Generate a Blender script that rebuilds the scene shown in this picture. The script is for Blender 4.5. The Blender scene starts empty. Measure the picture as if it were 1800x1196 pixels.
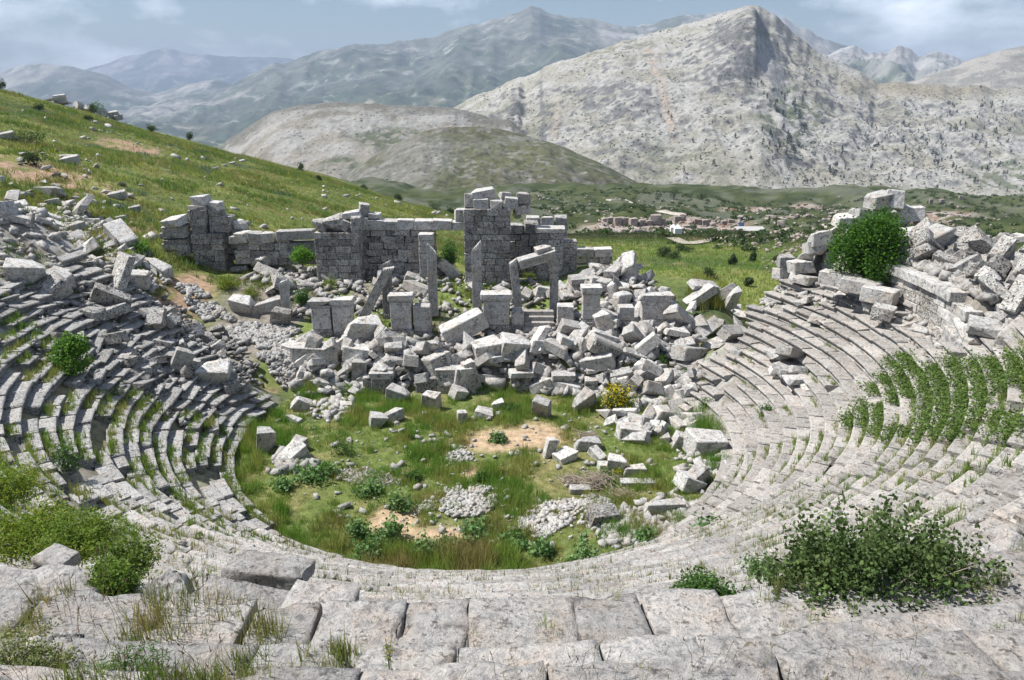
import bpy, bmesh, math, random
import numpy as np
from mathutils import Vector, Euler, noise as mnoise

random.seed(7)
RNG = np.random.default_rng(11)
S = bpy.context.scene
COL = S.collection
PI = math.pi
R = math.radians

# ------------------------------------------------------------------ camera
PITCH = 17.6
FPX = 1350.0
EYE = 17.4
cam_d = bpy.data.cameras.new('camera')
cam_d.lens = 27.0
cam_d.sensor_width = 36.0
cam_d.clip_start = 0.1
cam_d.clip_end = 60000
cam = bpy.data.objects.new('camera', cam_d)
cam.location = (0, 0, EYE)
cam.rotation_euler = (R(90 - PITCH), 0, 0)
COL.objects.link(cam)
S.camera = cam

# ------------------------------------------------------------------ light and exposure
SUN_EL, SUN_AZ = 57.0, 277.0          # azimuth clockwise from +Y: light comes from the left, a little from behind the stage
sun_dir = Vector((math.sin(R(SUN_AZ)) * math.cos(R(SUN_EL)), math.cos(R(SUN_AZ)) * math.cos(R(SUN_EL)), math.sin(R(SUN_EL))))
sd = bpy.data.lights.new('sun', 'SUN')
sd.energy = 5.0
sd.angle = R(0.5)
sd.color = (1.0, 0.955, 0.89)
sun = bpy.data.objects.new('sun', sd)
sun.rotation_euler = (-sun_dir).to_track_quat('-Z', 'Y').to_euler()
sun.location = (-200, -60, 400)
COL.objects.link(sun)

world = bpy.data.worlds.new('World')
S.world = world
world.use_nodes = True
wn = world.node_tree
wn.nodes.clear()
w_out = wn.nodes.new('ShaderNodeOutputWorld')
w_bg = wn.nodes.new('ShaderNodeBackground')
w_sky = wn.nodes.new('ShaderNodeTexSky')
w_sky.sky_type = 'NISHITA'
w_sky.sun_disc = False
w_sky.sun_elevation = R(SUN_EL)
w_sky.sun_rotation = R(SUN_AZ)
w_sky.altitude = 1500
w_sky.air_density = 1.3
w_sky.dust_density = 0.6
w_sky.ozone_density = 2.0
w_bg.inputs['Strength'].default_value = 0.056
# soft clouds laid over the sky by direction (all round the horizon alike)
w_tc = wn.nodes.new('ShaderNodeTexCoord')
w_map = wn.nodes.new('ShaderNodeMapping')
w_map.inputs['Scale'].default_value = (2.6, 2.6, 6.0)
w_map.inputs['Location'].default_value = (1.3, 0.15, 0.3)
w_n = wn.nodes.new('ShaderNodeTexNoise')
w_n.inputs['Scale'].default_value = 1.9
w_n.inputs['Detail'].default_value = 9
w_n.inputs['Roughness'].default_value = 0.58
w_r = wn.nodes.new('ShaderNodeValToRGB')
w_r.color_ramp.elements[0].position = 0.48
w_r.color_ramp.elements[1].position = 0.78
w_mix = wn.nodes.new('ShaderNodeMix')
w_mix.data_type = 'RGBA'
w_mix.inputs[7].default_value = (21, 22, 24, 1)
wl = wn.links.new
wl(w_tc.outputs['Generated'], w_map.inputs['Vector'])
wl(w_map.outputs[0], w_n.inputs['Vector'])
wl(w_n.outputs['Fac'], w_r.inputs['Fac'])
wl(w_r.outputs['Color'], w_mix.inputs[0])
wl(w_sky.outputs[0], w_mix.inputs[6])
wl(w_mix.outputs[2], w_bg.inputs['Color'])
wl(w_bg.outputs[0], w_out.inputs['Surface'])

S.view_settings.view_transform = 'Standard'
S.view_settings.look = 'None'
S.view_settings.gamma = 1
S.view_settings.use_curve_mapping = False
S.view_settings.exposure = 0.74
S.render.engine = 'CYCLES'
S.cycles.use_denoising = True
S.cycles.max_bounces = 6
S.cycles.diffuse_bounces = 3
S.cycles.transmission_bounces = 3
S.cycles.volume_bounces = 0
S.cycles.caustics_reflective = False
S.cycles.caustics_refractive = False

# ------------------------------------------------------------------ noise
def _hash(ix, iy, seed):
    h = (ix.astype(np.int64) * 374761393 + iy.astype(np.int64) * 668265263 + seed * 974634777) & 0xffffffff
    h = ((h ^ (h >> 13)) * 1274126177) & 0xffffffff
    h = (h ^ (h >> 16)) & 0xffffffff
    return h / 4294967295.0

def vnoise(x, y, seed=0):
    x = np.asarray(x, float); y = np.asarray(y, float)
    ix = np.floor(x); iy = np.floor(y)
    fx = x - ix; fy = y - iy
    fx = fx * fx * fx * (fx * (fx * 6 - 15) + 10); fy = fy * fy * fy * (fy * (fy * 6 - 15) + 10)
    a = _hash(ix, iy, seed); b = _hash(ix + 1, iy, seed)
    c = _hash(ix, iy + 1, seed); d = _hash(ix + 1, iy + 1, seed)
    return (a * (1 - fx) + b * fx) * (1 - fy) + (c * (1 - fx) + d * fx) * fy

def fbm(x, y, seed=0, octs=4, rough=0.5):
    s = 0; a = 1; t = 0
    for i in range(octs):
        s = s + a * vnoise(x * 2 ** i + 17.3 * i, y * 2 ** i - 9.1 * i, seed + i)
        t += a; a *= rough
    return s / t

def ridged(x, y, seed=0, octs=4, rough=0.5):
    s = 0; a = 1; t = 0
    for i in range(octs):
        n = vnoise(x * 2 ** i + 7.7 * i, y * 2 ** i + 3.3 * i, seed + i)
        s = s + a * (1 - np.abs(2 * n - 1)); t += a; a *= rough
    return s / t

def sstep(a, b, x):
    t = np.clip((np.asarray(x, float) - a) / (b - a), 0, 1)
    return t * t * (3 - 2 * t)

# ------------------------------------------------------------------ sight lines of the photograph (1800 x 1196)
CP, SP = math.cos(R(PITCH)), math.sin(R(PITCH))
def ray(px, py):
    u = (px - 900) / FPX; v = (598 - py) / FPX
    return u, CP + v * SP, -SP + v * CP
def at(px, py, Y):
    u, dy, dz = ray(px, py)
    return Vector((u / dy * Y, Y, EYE + dz / dy * Y))
def proj(x, y, z):
    z = z - EYE
    d = y * CP - z * SP
    return 900 + FPX * x / d, 598 - FPX * (y * SP + z * CP) / d

# ------------------------------------------------------------------ ground shape
CX, CY, R0 = -1.7, 37.8, 12.5
RUN, RISE = 0.55, 0.363
PHI_L, PHI_R = -108.0, 115.0

def sink(i, phi):
    """the rows straight below the viewer lie flatter, under a wall that carries the walkway"""
    return -(.30 + .109 * np.maximum(np.asarray(i, float) * RUN - 5.3, 0)) * (1 - sstep(30, 58, np.abs(phi)))

def polar(x, y):
    return np.hypot(x - CX, y - CY), np.degrees(np.arctan2(x - CX, -(y - CY)))

def hill(x, y):
    a = 1.8 - 0.28 * x - 0.06 * y
    b = 5.5 - 0.09 * y - 0.012 * np.maximum(x - 25, 0)
    b = b - 0.05 * np.maximum(y - 130, 0) + 0.088 * np.maximum(y - 350, 0) - 0.35 * np.maximum(y - 640, 0)
    cr = 150 + 8 * (fbm(x / 30, y * 0, 5) - .5) - 0.05 * x
    a = a - 0.0016 * np.clip(y - cr + 25, 0, 60) ** 2 - 0.4 * np.maximum(y - cr - 35, 0)
    k = 1.5
    d = np.clip((a - b) / k, -30, 30)
    s = b + k * np.log1p(np.exp(d))
    far = sstep(140, 260, y)
    s = s + (fbm(x / 14, y / 14, 21) - .5) * (0.9 + 4.0 * far) + (fbm(x / 55, y / 70, 27) - .5) * 20 * far
    return s

def stage(x, y):
    s = 1.7 * sstep(43.9, 46.2, y) + 0.5 * sstep(46.5, 49, y) + 1.7 * sstep(49.5, 56, y)
    s = s + 1.3 * np.exp(-((x - 6.6) / 3.4) ** 2 - ((y - 57.0) / 3.4) ** 2)
    s = s + 0.5 * np.exp(-((x - 3) / 5) ** 2 - ((y - 47.0) / 1.8) ** 2)
    return s

def ground(x, y):
    x = np.asarray(x, float); y = np.asarray(y, float)
    r, phi = polar(x, y)
    c = np.where(r < 31, (r - R0) * 0.66, 12.21 + (r - 31) * 0.50) - .42 * sstep(28.5, 30.5, r)
    c = c + sink((r - R0) / RUN, phi) * (1 - sstep(29.6, 31.2, r))
    c = np.maximum(c - 0.13, 0)
    wing = sstep(62, 80, np.abs(phi))
    lim = np.where(phi < 0, 11.0, 8.9)
    c = c * (1 - wing) + np.minimum(c, lim) * wing
    up = sstep(78.6, 79.3, phi) * sstep(22.8, 23.1, r)
    c = np.where(up > 0, np.maximum(c, c * (1 - up) + 8.65 * up), c)
    w = sstep(PHI_L - 9, PHI_L, phi) * (1 - sstep(PHI_R, PHI_R + 9, phi))
    st = stage(x, y)
    t = c * w + st * (1 - w)
    rm = np.where(phi < 0, 29.5, 27.5) + (1 - wing) * 60
    mc = (1 - sstep(0, np.where(phi < 0, 27.0, 11.0), r - rm)) * sstep(PHI_L - 16, PHI_L, phi) * (1 - sstep(PHI_R, PHI_R + 18, phi))
    ms = (1 - sstep(18, 25, np.abs(x + 3))) * (1 - sstep(58.5, 66, y)) * sstep(36, 40, y)
    ms = ms * (1 - sstep(14, 19, x))
    mo = 1 - sstep(14, 20, r)
    m = np.maximum(np.maximum(mc, ms), mo)
    z = hill(x, y) * (1 - m) + t * m
    z = z + (fbm(x / 1.7, y / 1.7, 3) - .5) * 0.16 + (fbm(x / .5, y / .5, 8, 2) - .5) * 0.05
    return z

_YS = np.concatenate([np.linspace(2.5, 80, 1600), np.geomspace(80.2, 720, 900)])
def ong(px, py):
    """the point of the ground that the photograph shows at a pixel"""
    u, dy, dz = ray(px, py)
    X = u / dy * _YS; Z = EYE + dz / dy * _YS
    gap = Z - ground(X, _YS)
    k = np.argmax(gap < 0)
    if k == 0: k = len(_YS) - 1
    if px < 820 and py < 380 and _YS[k] > 200:          # a sight line that only grazes the hillside: take its crest
        near = _YS < 190
        k = int(np.argmin(np.where(near & (_YS > 60), gap / _YS, 9e9)))
    return Vector((X[k], _YS[k], float(ground(X[k:k+1], _YS[k:k+1])[0])))
def gz(x, y):
    return float(ground(np.array([x]), np.array([y]))[0])

# ------------------------------------------------------------------ object helpers
def tag(o, label=None, cat=None, group=None, kind=None):
    if label: o['label'] = label
    if cat: o['category'] = cat
    if group: o['group'] = group
    if kind: o['kind'] = kind
    return o

def mesh(name, V, F, mat=None, smooth=False):
    m = bpy.data.meshes.new(name)
    m.from_pydata([tuple(v) for v in V], [], F)
    m.update()
    if mat: m.materials.append(mat)
    if smooth: m.polygons.foreach_set('use_smooth', [True] * len(m.polygons))
    return m

def mesh_np(name, V, F, mat=None, cols=None, smooth=False):
    """V (n,3), F (m,k) arrays; cols (n,3) tint per vertex"""
    V = np.ascontiguousarray(V, dtype=np.float32); F = np.ascontiguousarray(F, dtype=np.int32)
    m = bpy.data.meshes.new(name)
    k = F.shape[1]
    m.vertices.add(len(V)); m.vertices.foreach_set('co', V.ravel())
    m.loops.add(F.size); m.loops.foreach_set('vertex_index', F.ravel())
    m.polygons.add(len(F))
    m.polygons.foreach_set('loop_start', np.arange(0, F.size, k, dtype=np.int32))
    m.update(calc_edges=True)
    if smooth: m.polygons.foreach_set('use_smooth', np.ones(len(F), dtype=bool))
    if cols is not None:
        a = m.attributes.new('tint', 'FLOAT_COLOR', 'POINT')
        c = np.ones((len(V), 4), dtype=np.float32); c[:, :3] = cols
        a.data.foreach_set('color', c.ravel())
    if mat: m.materials.append(mat)
    m.validate()
    return m

def ob(name, me, loc=(0, 0, 0), rot=(0, 0, 0), sc=(1, 1, 1), parent=None):
    o = bpy.data.objects.new(name, me)
    o.location = loc; o.rotation_euler = rot; o.scale = sc
    if parent: o.parent = parent
    COL.objects.link(o)
    return o

def thing(name, label, cat, loc=(0, 0, 0), rot=(0, 0, 0), group=None):
    o = bpy.data.objects.new(name, None)
    o.empty_display_size = 0.2
    o.location = loc; o.rotation_euler = rot
    COL.objects.link(o)
    return tag(o, label, cat, group)

# ------------------------------------------------------------------ materials
def new_mat(name):
    m = bpy.data.materials.new(name); m.use_nodes = True
    nt = m.node_tree; nt.nodes.clear()
    out = nt.nodes.new('ShaderNodeOutputMaterial')
    return m, nt, out

def N(nt, kind, **kw):
    n = nt.nodes.new(kind)
    for k, v in kw.items():
        if k in n.inputs: n.inputs[k].default_value = v
        else: setattr(n, k, v)
    return n

def ramp(nt, fac, stops, interp='LINEAR'):
    r = nt.nodes.new('ShaderNodeValToRGB')
    r.color_ramp.interpolation = interp
    e = r.color_ramp.elements
    while len(e) < len(stops): e.new(0.5)
    for i, (p, c) in enumerate(stops):
        e[i].position = p
        e[i].color = (c, c, c, 1) if isinstance(c, (int, float)) else (*c, 1)
    nt.links.new(fac, r.inputs[0])
    return r.outputs[0]

def mixc(nt, fac, a, b, blend='MIX'):
    m = nt.nodes.new('ShaderNodeMix'); m.data_type = 'RGBA'; m.blend_type = blend
    for sock, val in ((0, fac), (6, a), (7, b)):
        if isinstance(val, (int, float)): m.inputs[sock].default_value = val
        elif isinstance(val, tuple): m.inputs[sock].default_value = (*val, 1)
        else: nt.links.new(val, m.inputs[sock])
    return m.outputs[2]

def math_n(nt, op, a, b=0.0):
    m = nt.nodes.new('ShaderNodeMath'); m.operation = op
    for i, val in enumerate((a, b)):
        if isinstance(val, (int, float)): m.inputs[i].default_value = val
        else: nt.links.new(val, m.inputs[i])
    return m.outputs[0]

def stone_mat(name, light=(.47, .46, .44), warm=(.47, .41, .35), dark=(.055, .055, .055), lichen=.5, warmth=.5, scale=1.0, bump=.6, tread=0.0, vary=.38, stain=.5):
    m, nt, out = new_mat(name)
    L = nt.links.new
    geo = N(nt, 'ShaderNodeNewGeometry'); oi = N(nt, 'ShaderNodeObjectInfo')
    off = N(nt, 'ShaderNodeVectorMath', operation='MULTIPLY_ADD')
    comb = N(nt, 'ShaderNodeCombineXYZ')
    for i in range(3): L(oi.outputs['Random'], comb.inputs[i])
    L(comb.outputs[0], off.inputs[0]); off.inputs[1].default_value = (31, 57, 43); L(geo.outputs['Position'], off.inputs[2])
    def noise(sc, det=4, ro=.6, dist=0.0):
        n = N(nt, 'ShaderNodeTexNoise', Scale=sc * scale, Detail=det, Roughness=ro, Distortion=dist)
        L(off.outputs[0], n.inputs['Vector']); return n.outputs['Fac']
    big, mid, fine, spk = noise(.8, 3), noise(3.4, 7, .68, .4), noise(22, 5, .7), noise(9, 3, .6)
    wfac = ramp(nt, big, [(.5 - .25 * warmth, 0.0), (.78 - .2 * warmth, 1.0)])
    if tread > 0:
        sx = N(nt, 'ShaderNodeSeparateXYZ'); L(geo.outputs['Normal'], sx.inputs[0])
        tf = ramp(nt, sx.outputs[2], [(.75, 0.0), (.95, tread)])
        wfac = math_n(nt, 'MAXIMUM', wfac, tf)
    col = mixc(nt, wfac, light, warm)
    # grey weathering and black lichen
    col = mixc(nt, ramp(nt, mid, [(.38, .85), (.56, 0.0)]), col, (.23, .23, .23))
    lf = ramp(nt, mid, [(.60 - .17 * lichen, 0.0), (.68 - .15 * lichen, 1.0)])
    lf2 = ramp(nt, spk, [(.45, 0.15), (.6, 1.0)])
    col = mixc(nt, math_n(nt, 'MULTIPLY', math_n(nt, 'MULTIPLY', lf, lf2), min(1, .55 + .4 * lichen)), col, dark)
    st = ramp(nt, noise(2.1, 6, .72, .8), [(.36, 1 - stain), (.47, 1.0), (.56, 1.0), (.66, 1 + stain * .45)])
    col = mixc(nt, 1.0, col, st, 'MULTIPLY')
    sp = ramp(nt, fine, [(.30, .42), (.43, .95), (.60, 1.02), (.72, 1.25)])
    col = mixc(nt, .8, col, sp, 'MULTIPLY')
    br = math_n(nt, 'MULTIPLY_ADD', oi.outputs['Random'], vary)
    nt.nodes[-1].inputs[2].default_value = .97 - vary / 2
    col = mixc(nt, 1.0, col, br, 'MULTIPLY')
    bs = N(nt, 'ShaderNodeBsdfPrincipled', Roughness=.93)
    bs.inputs['Specular IOR Level'].default_value = .12
    L(col, bs.inputs['Base Color'])
    b = N(nt, 'ShaderNodeBump', Strength=bump, Distance=.06)
    hsum = math_n(nt, 'ADD', mid, math_n(nt, 'MULTIPLY', fine, .4))
    L(hsum, b.inputs['Height']); L(b.outputs[0], bs.inputs['Normal'])
    L(bs.outputs[0], out.inputs[0])
    return m

M_PALE = stone_mat('pale_limestone', light=(.60, .595, .58), warm=(.55, .48, .41), lichen=.6, warmth=.25, scale=1.3, bump=.9, vary=.45, stain=.55)
M_WALL = stone_mat('weathered_limestone', light=(.62, .61, .585), lichen=1.1, warmth=.35, scale=1.25, bump=1.0, vary=.6, stain=.65)
M_SEAT = stone_mat('worn_seat_stone', light=(.46, .455, .44), warm=(.44, .385, .335), lichen=.65, warmth=.45, tread=.5, scale=1.5, bump=.8)
M_SEATL = stone_mat('grey_seat_stone', light=(.47, .47, .46), lichen=.95, warmth=.12, scale=1.5, bump=.9)
M_NEAR = stone_mat('near_seat_stone', light=(.50, .495, .485), warm=(.48, .42, .37), lichen=.60, warmth=.5, tread=.15, scale=2.4, bump=1.0)
M_FAR_STONE = stone_mat('pinkish_far_stone', light=(.36, .32, .285), warm=(.33, .25, .205), lichen=.3, warmth=.6, scale=.4)
M_RUB = stone_mat('rubble_stone', light=(.52, .515, .50), lichen=.55, warmth=.3, scale=1.6)

def tint_mat(name, sub=0.0, rough=.8, translucent=.35, var=.25):
    """foliage: albedo from the per-vertex tint, some light let through"""
    m, nt, out = new_mat(name); L = nt.links.new
    at_ = N(nt, 'ShaderNodeAttribute', attribute_name='tint')
    oi = N(nt, 'ShaderNodeObjectInfo')
    br = math_n(nt, 'MULTIPLY_ADD', oi.outputs['Random'], var); nt.nodes[-1].inputs[2].default_value = 1 - var / 2
    col = mixc(nt, 1.0, at_.outputs['Color'], br, 'MULTIPLY')
    d = N(nt, 'ShaderNodeBsdfPrincipled', Roughness=rough); d.inputs['Specular IOR Level'].default_value = .25
    t = N(nt, 'ShaderNodeBsdfTranslucent')
    L(col, d.inputs['Base Color']); L(mixc(nt, 1.0, col, (1.25, 1.3, .7), 'MULTIPLY'), t.inputs['Color'])
    mx = N(nt, 'ShaderNodeMixShader', Fac=translucent)
    L(d.outputs[0], mx.inputs[1]); L(t.outputs[0], mx.inputs[2]); L(mx.outputs[0], out.inputs[0])
    return m
M_LEAF = tint_mat('leaf')
M_GRASS = tint_mat('grass_blade', translucent=.3)

def simple_mat(name, color, rough=.85, nscale=8, var=.3):
    m, nt, out = new_mat(name); L = nt.links.new
    geo = N(nt, 'ShaderNodeNewGeometry')
    n = N(nt, 'ShaderNodeTexNoise', Scale=nscale, Detail=5, Roughness=.65); L(geo.outputs['Position'], n.inputs['Vector'])
    f = ramp(nt, n.outputs['Fac'], [(.3, 1 - var), (.7, 1 + var)])
    col = mixc(nt, 1.0, color, f, 'MULTIPLY')
    b = N(nt, 'ShaderNodeBsdfPrincipled', Roughness=rough); L(col, b.inputs['Base Color']); L(b.outputs[0], out.inputs[0])
    return m
M_BARK = simple_mat('bark', (.13, .11, .09))
M_TWIG = simple_mat('dry_twig', (.30, .25, .20))
M_TARP = simple_mat('blue_tarpaulin', (.10, .20, .38), .6)
M_SHADE = simple_mat('grey_sheeting', (.36, .36, .35), .8)
M_TENT = simple_mat('white_canvas', (.72, .74, .76), .7, var=.1)

def ground_mat(name, fine_scale=3.0, fc=(.42, 1.5), dots=0.0, dot_scale=.08, dotcol=(.045, .055, .03), rocky=0.0, rock_scale=.3, bump=.5, bdist=.1, streak=0.0):
    """terrain: broad colour from the per-vertex tint, fine grain, scrub and bare rock from noise"""
    m, nt, out = new_mat(name); L = nt.links.new
    at_ = N(nt, 'ShaderNodeAttribute', attribute_name='tint')
    geo = N(nt, 'ShaderNodeNewGeometry')
    def noise(sc, det=5, ro=.6, dist=0.0):
        n = N(nt, 'ShaderNodeTexNoise', Scale=sc, Detail=det, Roughness=ro, Distortion=dist)
        L(geo.outputs['Position'], n.inputs['Vector']); return n.outputs['Fac']
    f1 = noise(fine_scale, 8, .7)
    col = mixc(nt, 1.0, at_.outputs['Color'], ramp(nt, f1, [(.30, fc[0]), (.48, .97), (.70, fc[1])]), 'MULTIPLY')
    if rocky > 0:
        fr = noise(rock_scale, 8, .72, .6)
        col = mixc(nt, math_n(nt, 'MULTIPLY', ramp(nt, fr, [(.56, 0.0), (.63, 1.0)]), rocky), col, (.40, .395, .38))
        col = mixc(nt, math_n(nt, 'MULTIPLY', ramp(nt, fr, [(.36, 1.0), (.44, 0.0)]), rocky), col, (.13, .13, .115))
    if dots > 0:
        v = N(nt, 'ShaderNodeTexVoronoi', Scale=dot_scale, Randomness=1.0)
        L(geo.outputs['Position'], v.inputs['Vector'])
        vd = ramp(nt, v.outputs['Distance'], [(.16, 1.0), (.30, 0.0)])
        dm = ramp(nt, noise(dot_scale * .12, 4, .6), [(.42, 0.0), (.56, 1.0)])
        col = mixc(nt, math_n(nt, 'MULTIPLY', math_n(nt, 'MULTIPLY', vd, dm), dots), col, dotcol)
    b = N(nt, 'ShaderNodeBsdfPrincipled', Roughness=.95); b.inputs['Specular IOR Level'].default_value = .08
    L(col, b.inputs['Base Color'])
    bp = N(nt, 'ShaderNodeBump', Strength=bump, Distance=bdist); L(f1, bp.inputs['Height']); L(bp.outputs[0], b.inputs['Normal'])
    L(b.outputs[0], out.inputs[0])
    return m

# ------------------------------------------------------------------ near terrain: one sheet, fine near the viewer and coarse far off
def spots(x, y, lst, soft=.35):
    w = np.zeros_like(x)
    for (px, py, rx, ry) in lst:
        p = ong(px, py)
        w = np.maximum(w, 1 - sstep(1 - soft, 1 + soft, np.hypot((x - p.x) / rx, (y - p.y) / ry)))
    return w
DRY = [(905, 772, 2.6, 1.5), (870, 780, 1.6, 1.0), (945, 760, 1.3, 1.2), (690, 915, 1.0, 1.3), (770, 940, 1.6, .6), (830, 835, .5, .5), (1250, 905, 1.0, .5)]
DRYHILL = [(75, 310, 7, 6), (290, 415, 3, 3), (30, 290, 5, 4), (320, 520, 2, 3), (190, 400, 3, 3), (330, 490, 2, 2), (480, 660, .8, 1.5), (230, 260, 4, 6)]
def terrain_tint(x, y):
    r, phi = polar(x, y)
    n1 = fbm(x / 6, y / 6, 41); n2 = fbm(x / 1.6, y / 1.6, 43); n3 = fbm(x / 25, y / 25, 47)
    def c(*v): return np.array(v)[None, :]
    def mx(a, b, w): return a * (1 - w[:, None]) + b * w[:, None]
    g = mx(c(.105, .135, .04), c(.16, .175, .055), sstep(.35, .65, n1))
    g = mx(g, c(.06, .085, .035), sstep(.52, .66, n3))
    g = mx(g, c(.17, .145, .07), sstep(.56, .75, n2) * .8)
    col = mx(g, c(.31, .215, .15), spots(x, y, DRYHILL) * sstep(.3, .55, n2))
    far = np.maximum(sstep(118, 150, y) * sstep(-16, -2, x + 3 * (n3 - .5) * 10), sstep(172, 195, y))
    scrub = mx(c(.032, .044, .016), c(.06, .072, .028), sstep(.4, .65, n1))
    rock = sstep(.52, .6, fbm(x / 9, y / 16, 53) * .6 + fbm(x / 50, y / 60, 54) * .4)
    scrub = mx(scrub, c(.27, .265, .25), rock * .2)
    col = mx(col, scrub, far)
    earth = np.zeros_like(x)
    for (px, py, rx, ry) in [(1130, 400, 20, 16), (1230, 400, 16, 16), (1340, 370, 22, 26), (1420, 364, 18, 20), (1640, 380, 20, 18), (1210, 418, 8, 10)]:
        p = ong(px, py); earth = np.maximum(earth, 1 - sstep(.6, 1.2, np.hypot((x - p.x) / rx, (y - p.y) / ry)))
    col = mx(col, mx(c(.19, .125, .095), c(.30, .27, .245), sstep(.45, .55, n2)), earth * far)
    # theatre: grass floor, gravel of the stage, earth under the seats
    inside = (r < R0 + .4 + .5 * (np.abs(phi) < 38)) & (y < 45)
    fl = mx(c(.115, .145, .045), c(.19, .175, .08), sstep(.4, .7, n2))
    fl = mx(fl, c(.36, .27, .18), spots(x, y, DRY))
    col = np.where(inside[:, None], fl, col)
    stg = sstep(-23, -19, x) * (1 - sstep(8, 10.5, x + 3 * (n1 - .5))) * sstep(43.5, 45, y) * (1 - sstep(58, 60.5, y + 4 * (n1 - .5)))
    col = mx(col, mx(c(.20, .18, .155), c(.13, .17, .05), sstep(.5, .62, n1)), stg)
    cv = sstep(R0, R0 + .6, r) * (1 - sstep(29.5, 32, r) * (np.abs(phi) > 62)) * sstep(PHI_L - 6, PHI_L, phi) * (1 - sstep(PHI_R, PHI_R + 8, phi))
    er = mx(c(.20, .185, .16), c(.31, .305, .29), sstep(.4, .6, n2))
    er = mx(er, c(.20, .19, .09), sstep(.5, .62, n1) * .6)
    col = mx(col, er, cv)
    return np.clip(col, .01, .9)

nr, na = 430, 270
rr = np.geomspace(2.2, 735, nr); aa = np.radians(np.linspace(-56, 56, na))
RRg, AAg = np.meshgrid(rr, aa, indexing='ij')
tx = (RRg * np.sin(AAg)).ravel(); ty = (RRg * np.cos(AAg) - 5.0).ravel()
tz = ground(tx, ty)
ii = (np.arange(nr - 1)[:, None] * na + np.arange(na - 1)[None, :]).ravel()
tf = np.stack([ii, ii + 1, ii + na + 1, ii + na], 1)
M_TERR = ground_mat('turf_and_earth', 2.2, bump=.6, bdist=.12)
tag(ob('ground', mesh_np('ground', np.stack([tx, ty, tz], 1), tf, M_TERR, terrain_tint(tx, ty), True)), kind='structure')

# valley floor out to the horizon
vr = np.geomspace(500, 13500, 90); va = np.radians(np.linspace(0, 360, 241))
VR, VA = np.meshgrid(vr, va, indexing='ij')
vx = (VR * np.sin(VA)).ravel(); vy = (VR * np.cos(VA)).ravel()
vz = -215 + (fbm(vx / 900, vy / 900, 61) - .5) * 50
ii = (np.arange(89)[:, None] * 241 + np.arange(240)[None, :]).ravel()
vf = np.stack([ii, ii + 1, ii + 242, ii + 241], 1)
n1 = fbm(vx / 260, vy / 420, 63)[:, None]; n2 = fbm(vx / 120, vy / 300, 66)[:, None]
vc = np.where(n1 > .52, [[.20, .20, .11]], [[.075, .10, .05]]) * (1 - (n2 > .6)) + np.array([[.30, .25, .18]]) * (n2 > .6)
M_VAL = ground_mat('valley_fields', .012, dots=.6, dot_scale=.03, bump=0.0)
tag(ob('valley_floor', mesh_np('valley_floor', np.stack([vx, vy, vz], 1), vf, M_VAL, vc, True)), kind='structure')

# ------------------------------------------------------------------ mountains: each crest, its near slope and its far side at true distance
def range_mesh(name, sky, Dc, Df, zf, mat, tintf, nu=300, nv=110, prof=1.0, amp=20, crest_amp=4, gully=40, seed=0, x0=-300, x1=2100, relief=None, back=.45, Dcvar=.06):
    s = np.array(sky, float)
    u, dy, dz = ray(s[:, 0], s[:, 1])
    A, E = u / dy, dz / dy
    ax0 = ray(x0, 170)[0] / ray(x0, 170)[1]; ax1 = ray(x1, 170)[0] / ray(x1, 170)[1]
    a = np.linspace(ax0, ax1, nu)
    nb = max(10, nv // 6)
    t = np.concatenate([np.linspace(0, 1, nv), 1 + np.linspace(0, 1, nb + 1)[1:] * .6])
    T, AG = np.meshgrid(t, a, indexing='ij')
    e = np.interp(a, A, E)
    e = e + (fbm(a * 40, a * 0, seed + 2, 5, .6) - .5) * crest_amp / Dc * 2
    dc = Dc * (1 + Dcvar * (fbm(a * 4, a * 0 + 3, seed + 4) - .5) * 2)
    D = Df + (dc[None, :] - Df) * T
    X = AG * D; Y = D
    zc = np.maximum(EYE + e * dc, zf - 60)
    tt = np.clip(T, 0, 1)
    base = zf + (zc[None, :] - zf) * tt ** prof
    win = np.sin(PI * np.clip(tt, 0, 1)) ** .6 * .9 + .1
    win = np.where(tt > .93, np.minimum(win, (1 - tt) / .07 * win + .03), win)
    rel = (ridged(X / (gully * 2.2), Y / (gully * 5), seed + 10, 5, .55) - .55) * amp
    rel = rel + (fbm(X / gully, Y / gully, seed + 20, 6, .58) - .5) * amp * .9
    rel = rel + (ridged(X / (gully * .45), Y / (gully * .7), seed + 30, 4, .6) - .55) * amp * .32 * (.4 + sstep(.4, .65, fbm(X / (gully * 2), Y / (gully * 2), seed + 40)))
    if relief is not None: rel = rel + relief(AG, T, X, Y)
    Z = base + rel * win
    Z = np.where(T > 1, np.minimum(Z, zc[None, :] - back * (D - dc[None, :])), Z)
    dzx = np.gradient(Z, axis=1) / np.maximum(np.gradient(X, axis=1), .01)
    dzy = np.gradient(Z, axis=0) / np.maximum(np.gradient(Y, axis=0), .01)
    slope = np.hypot(dzx, dzy)
    px, py = proj(X, Y, Z)
    cols = tintf(X, Y, Z, T, slope, px, py)
    nt = len(t)
    ii = (np.arange(nt - 1)[:, None] * nu + np.arange(nu - 1)[None, :]).ravel()
    F = np.stack([ii, ii + 1, ii + nu + 1, ii + nu], 1)
    o = ob(name, mesh_np(name, np.stack([X.ravel(), Y.ravel(), Z.ravel()], 1), F, mat, cols.reshape(-1, 3), True))
    tag(o, kind='structure')
    return X, Y, Z, px, py

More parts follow.
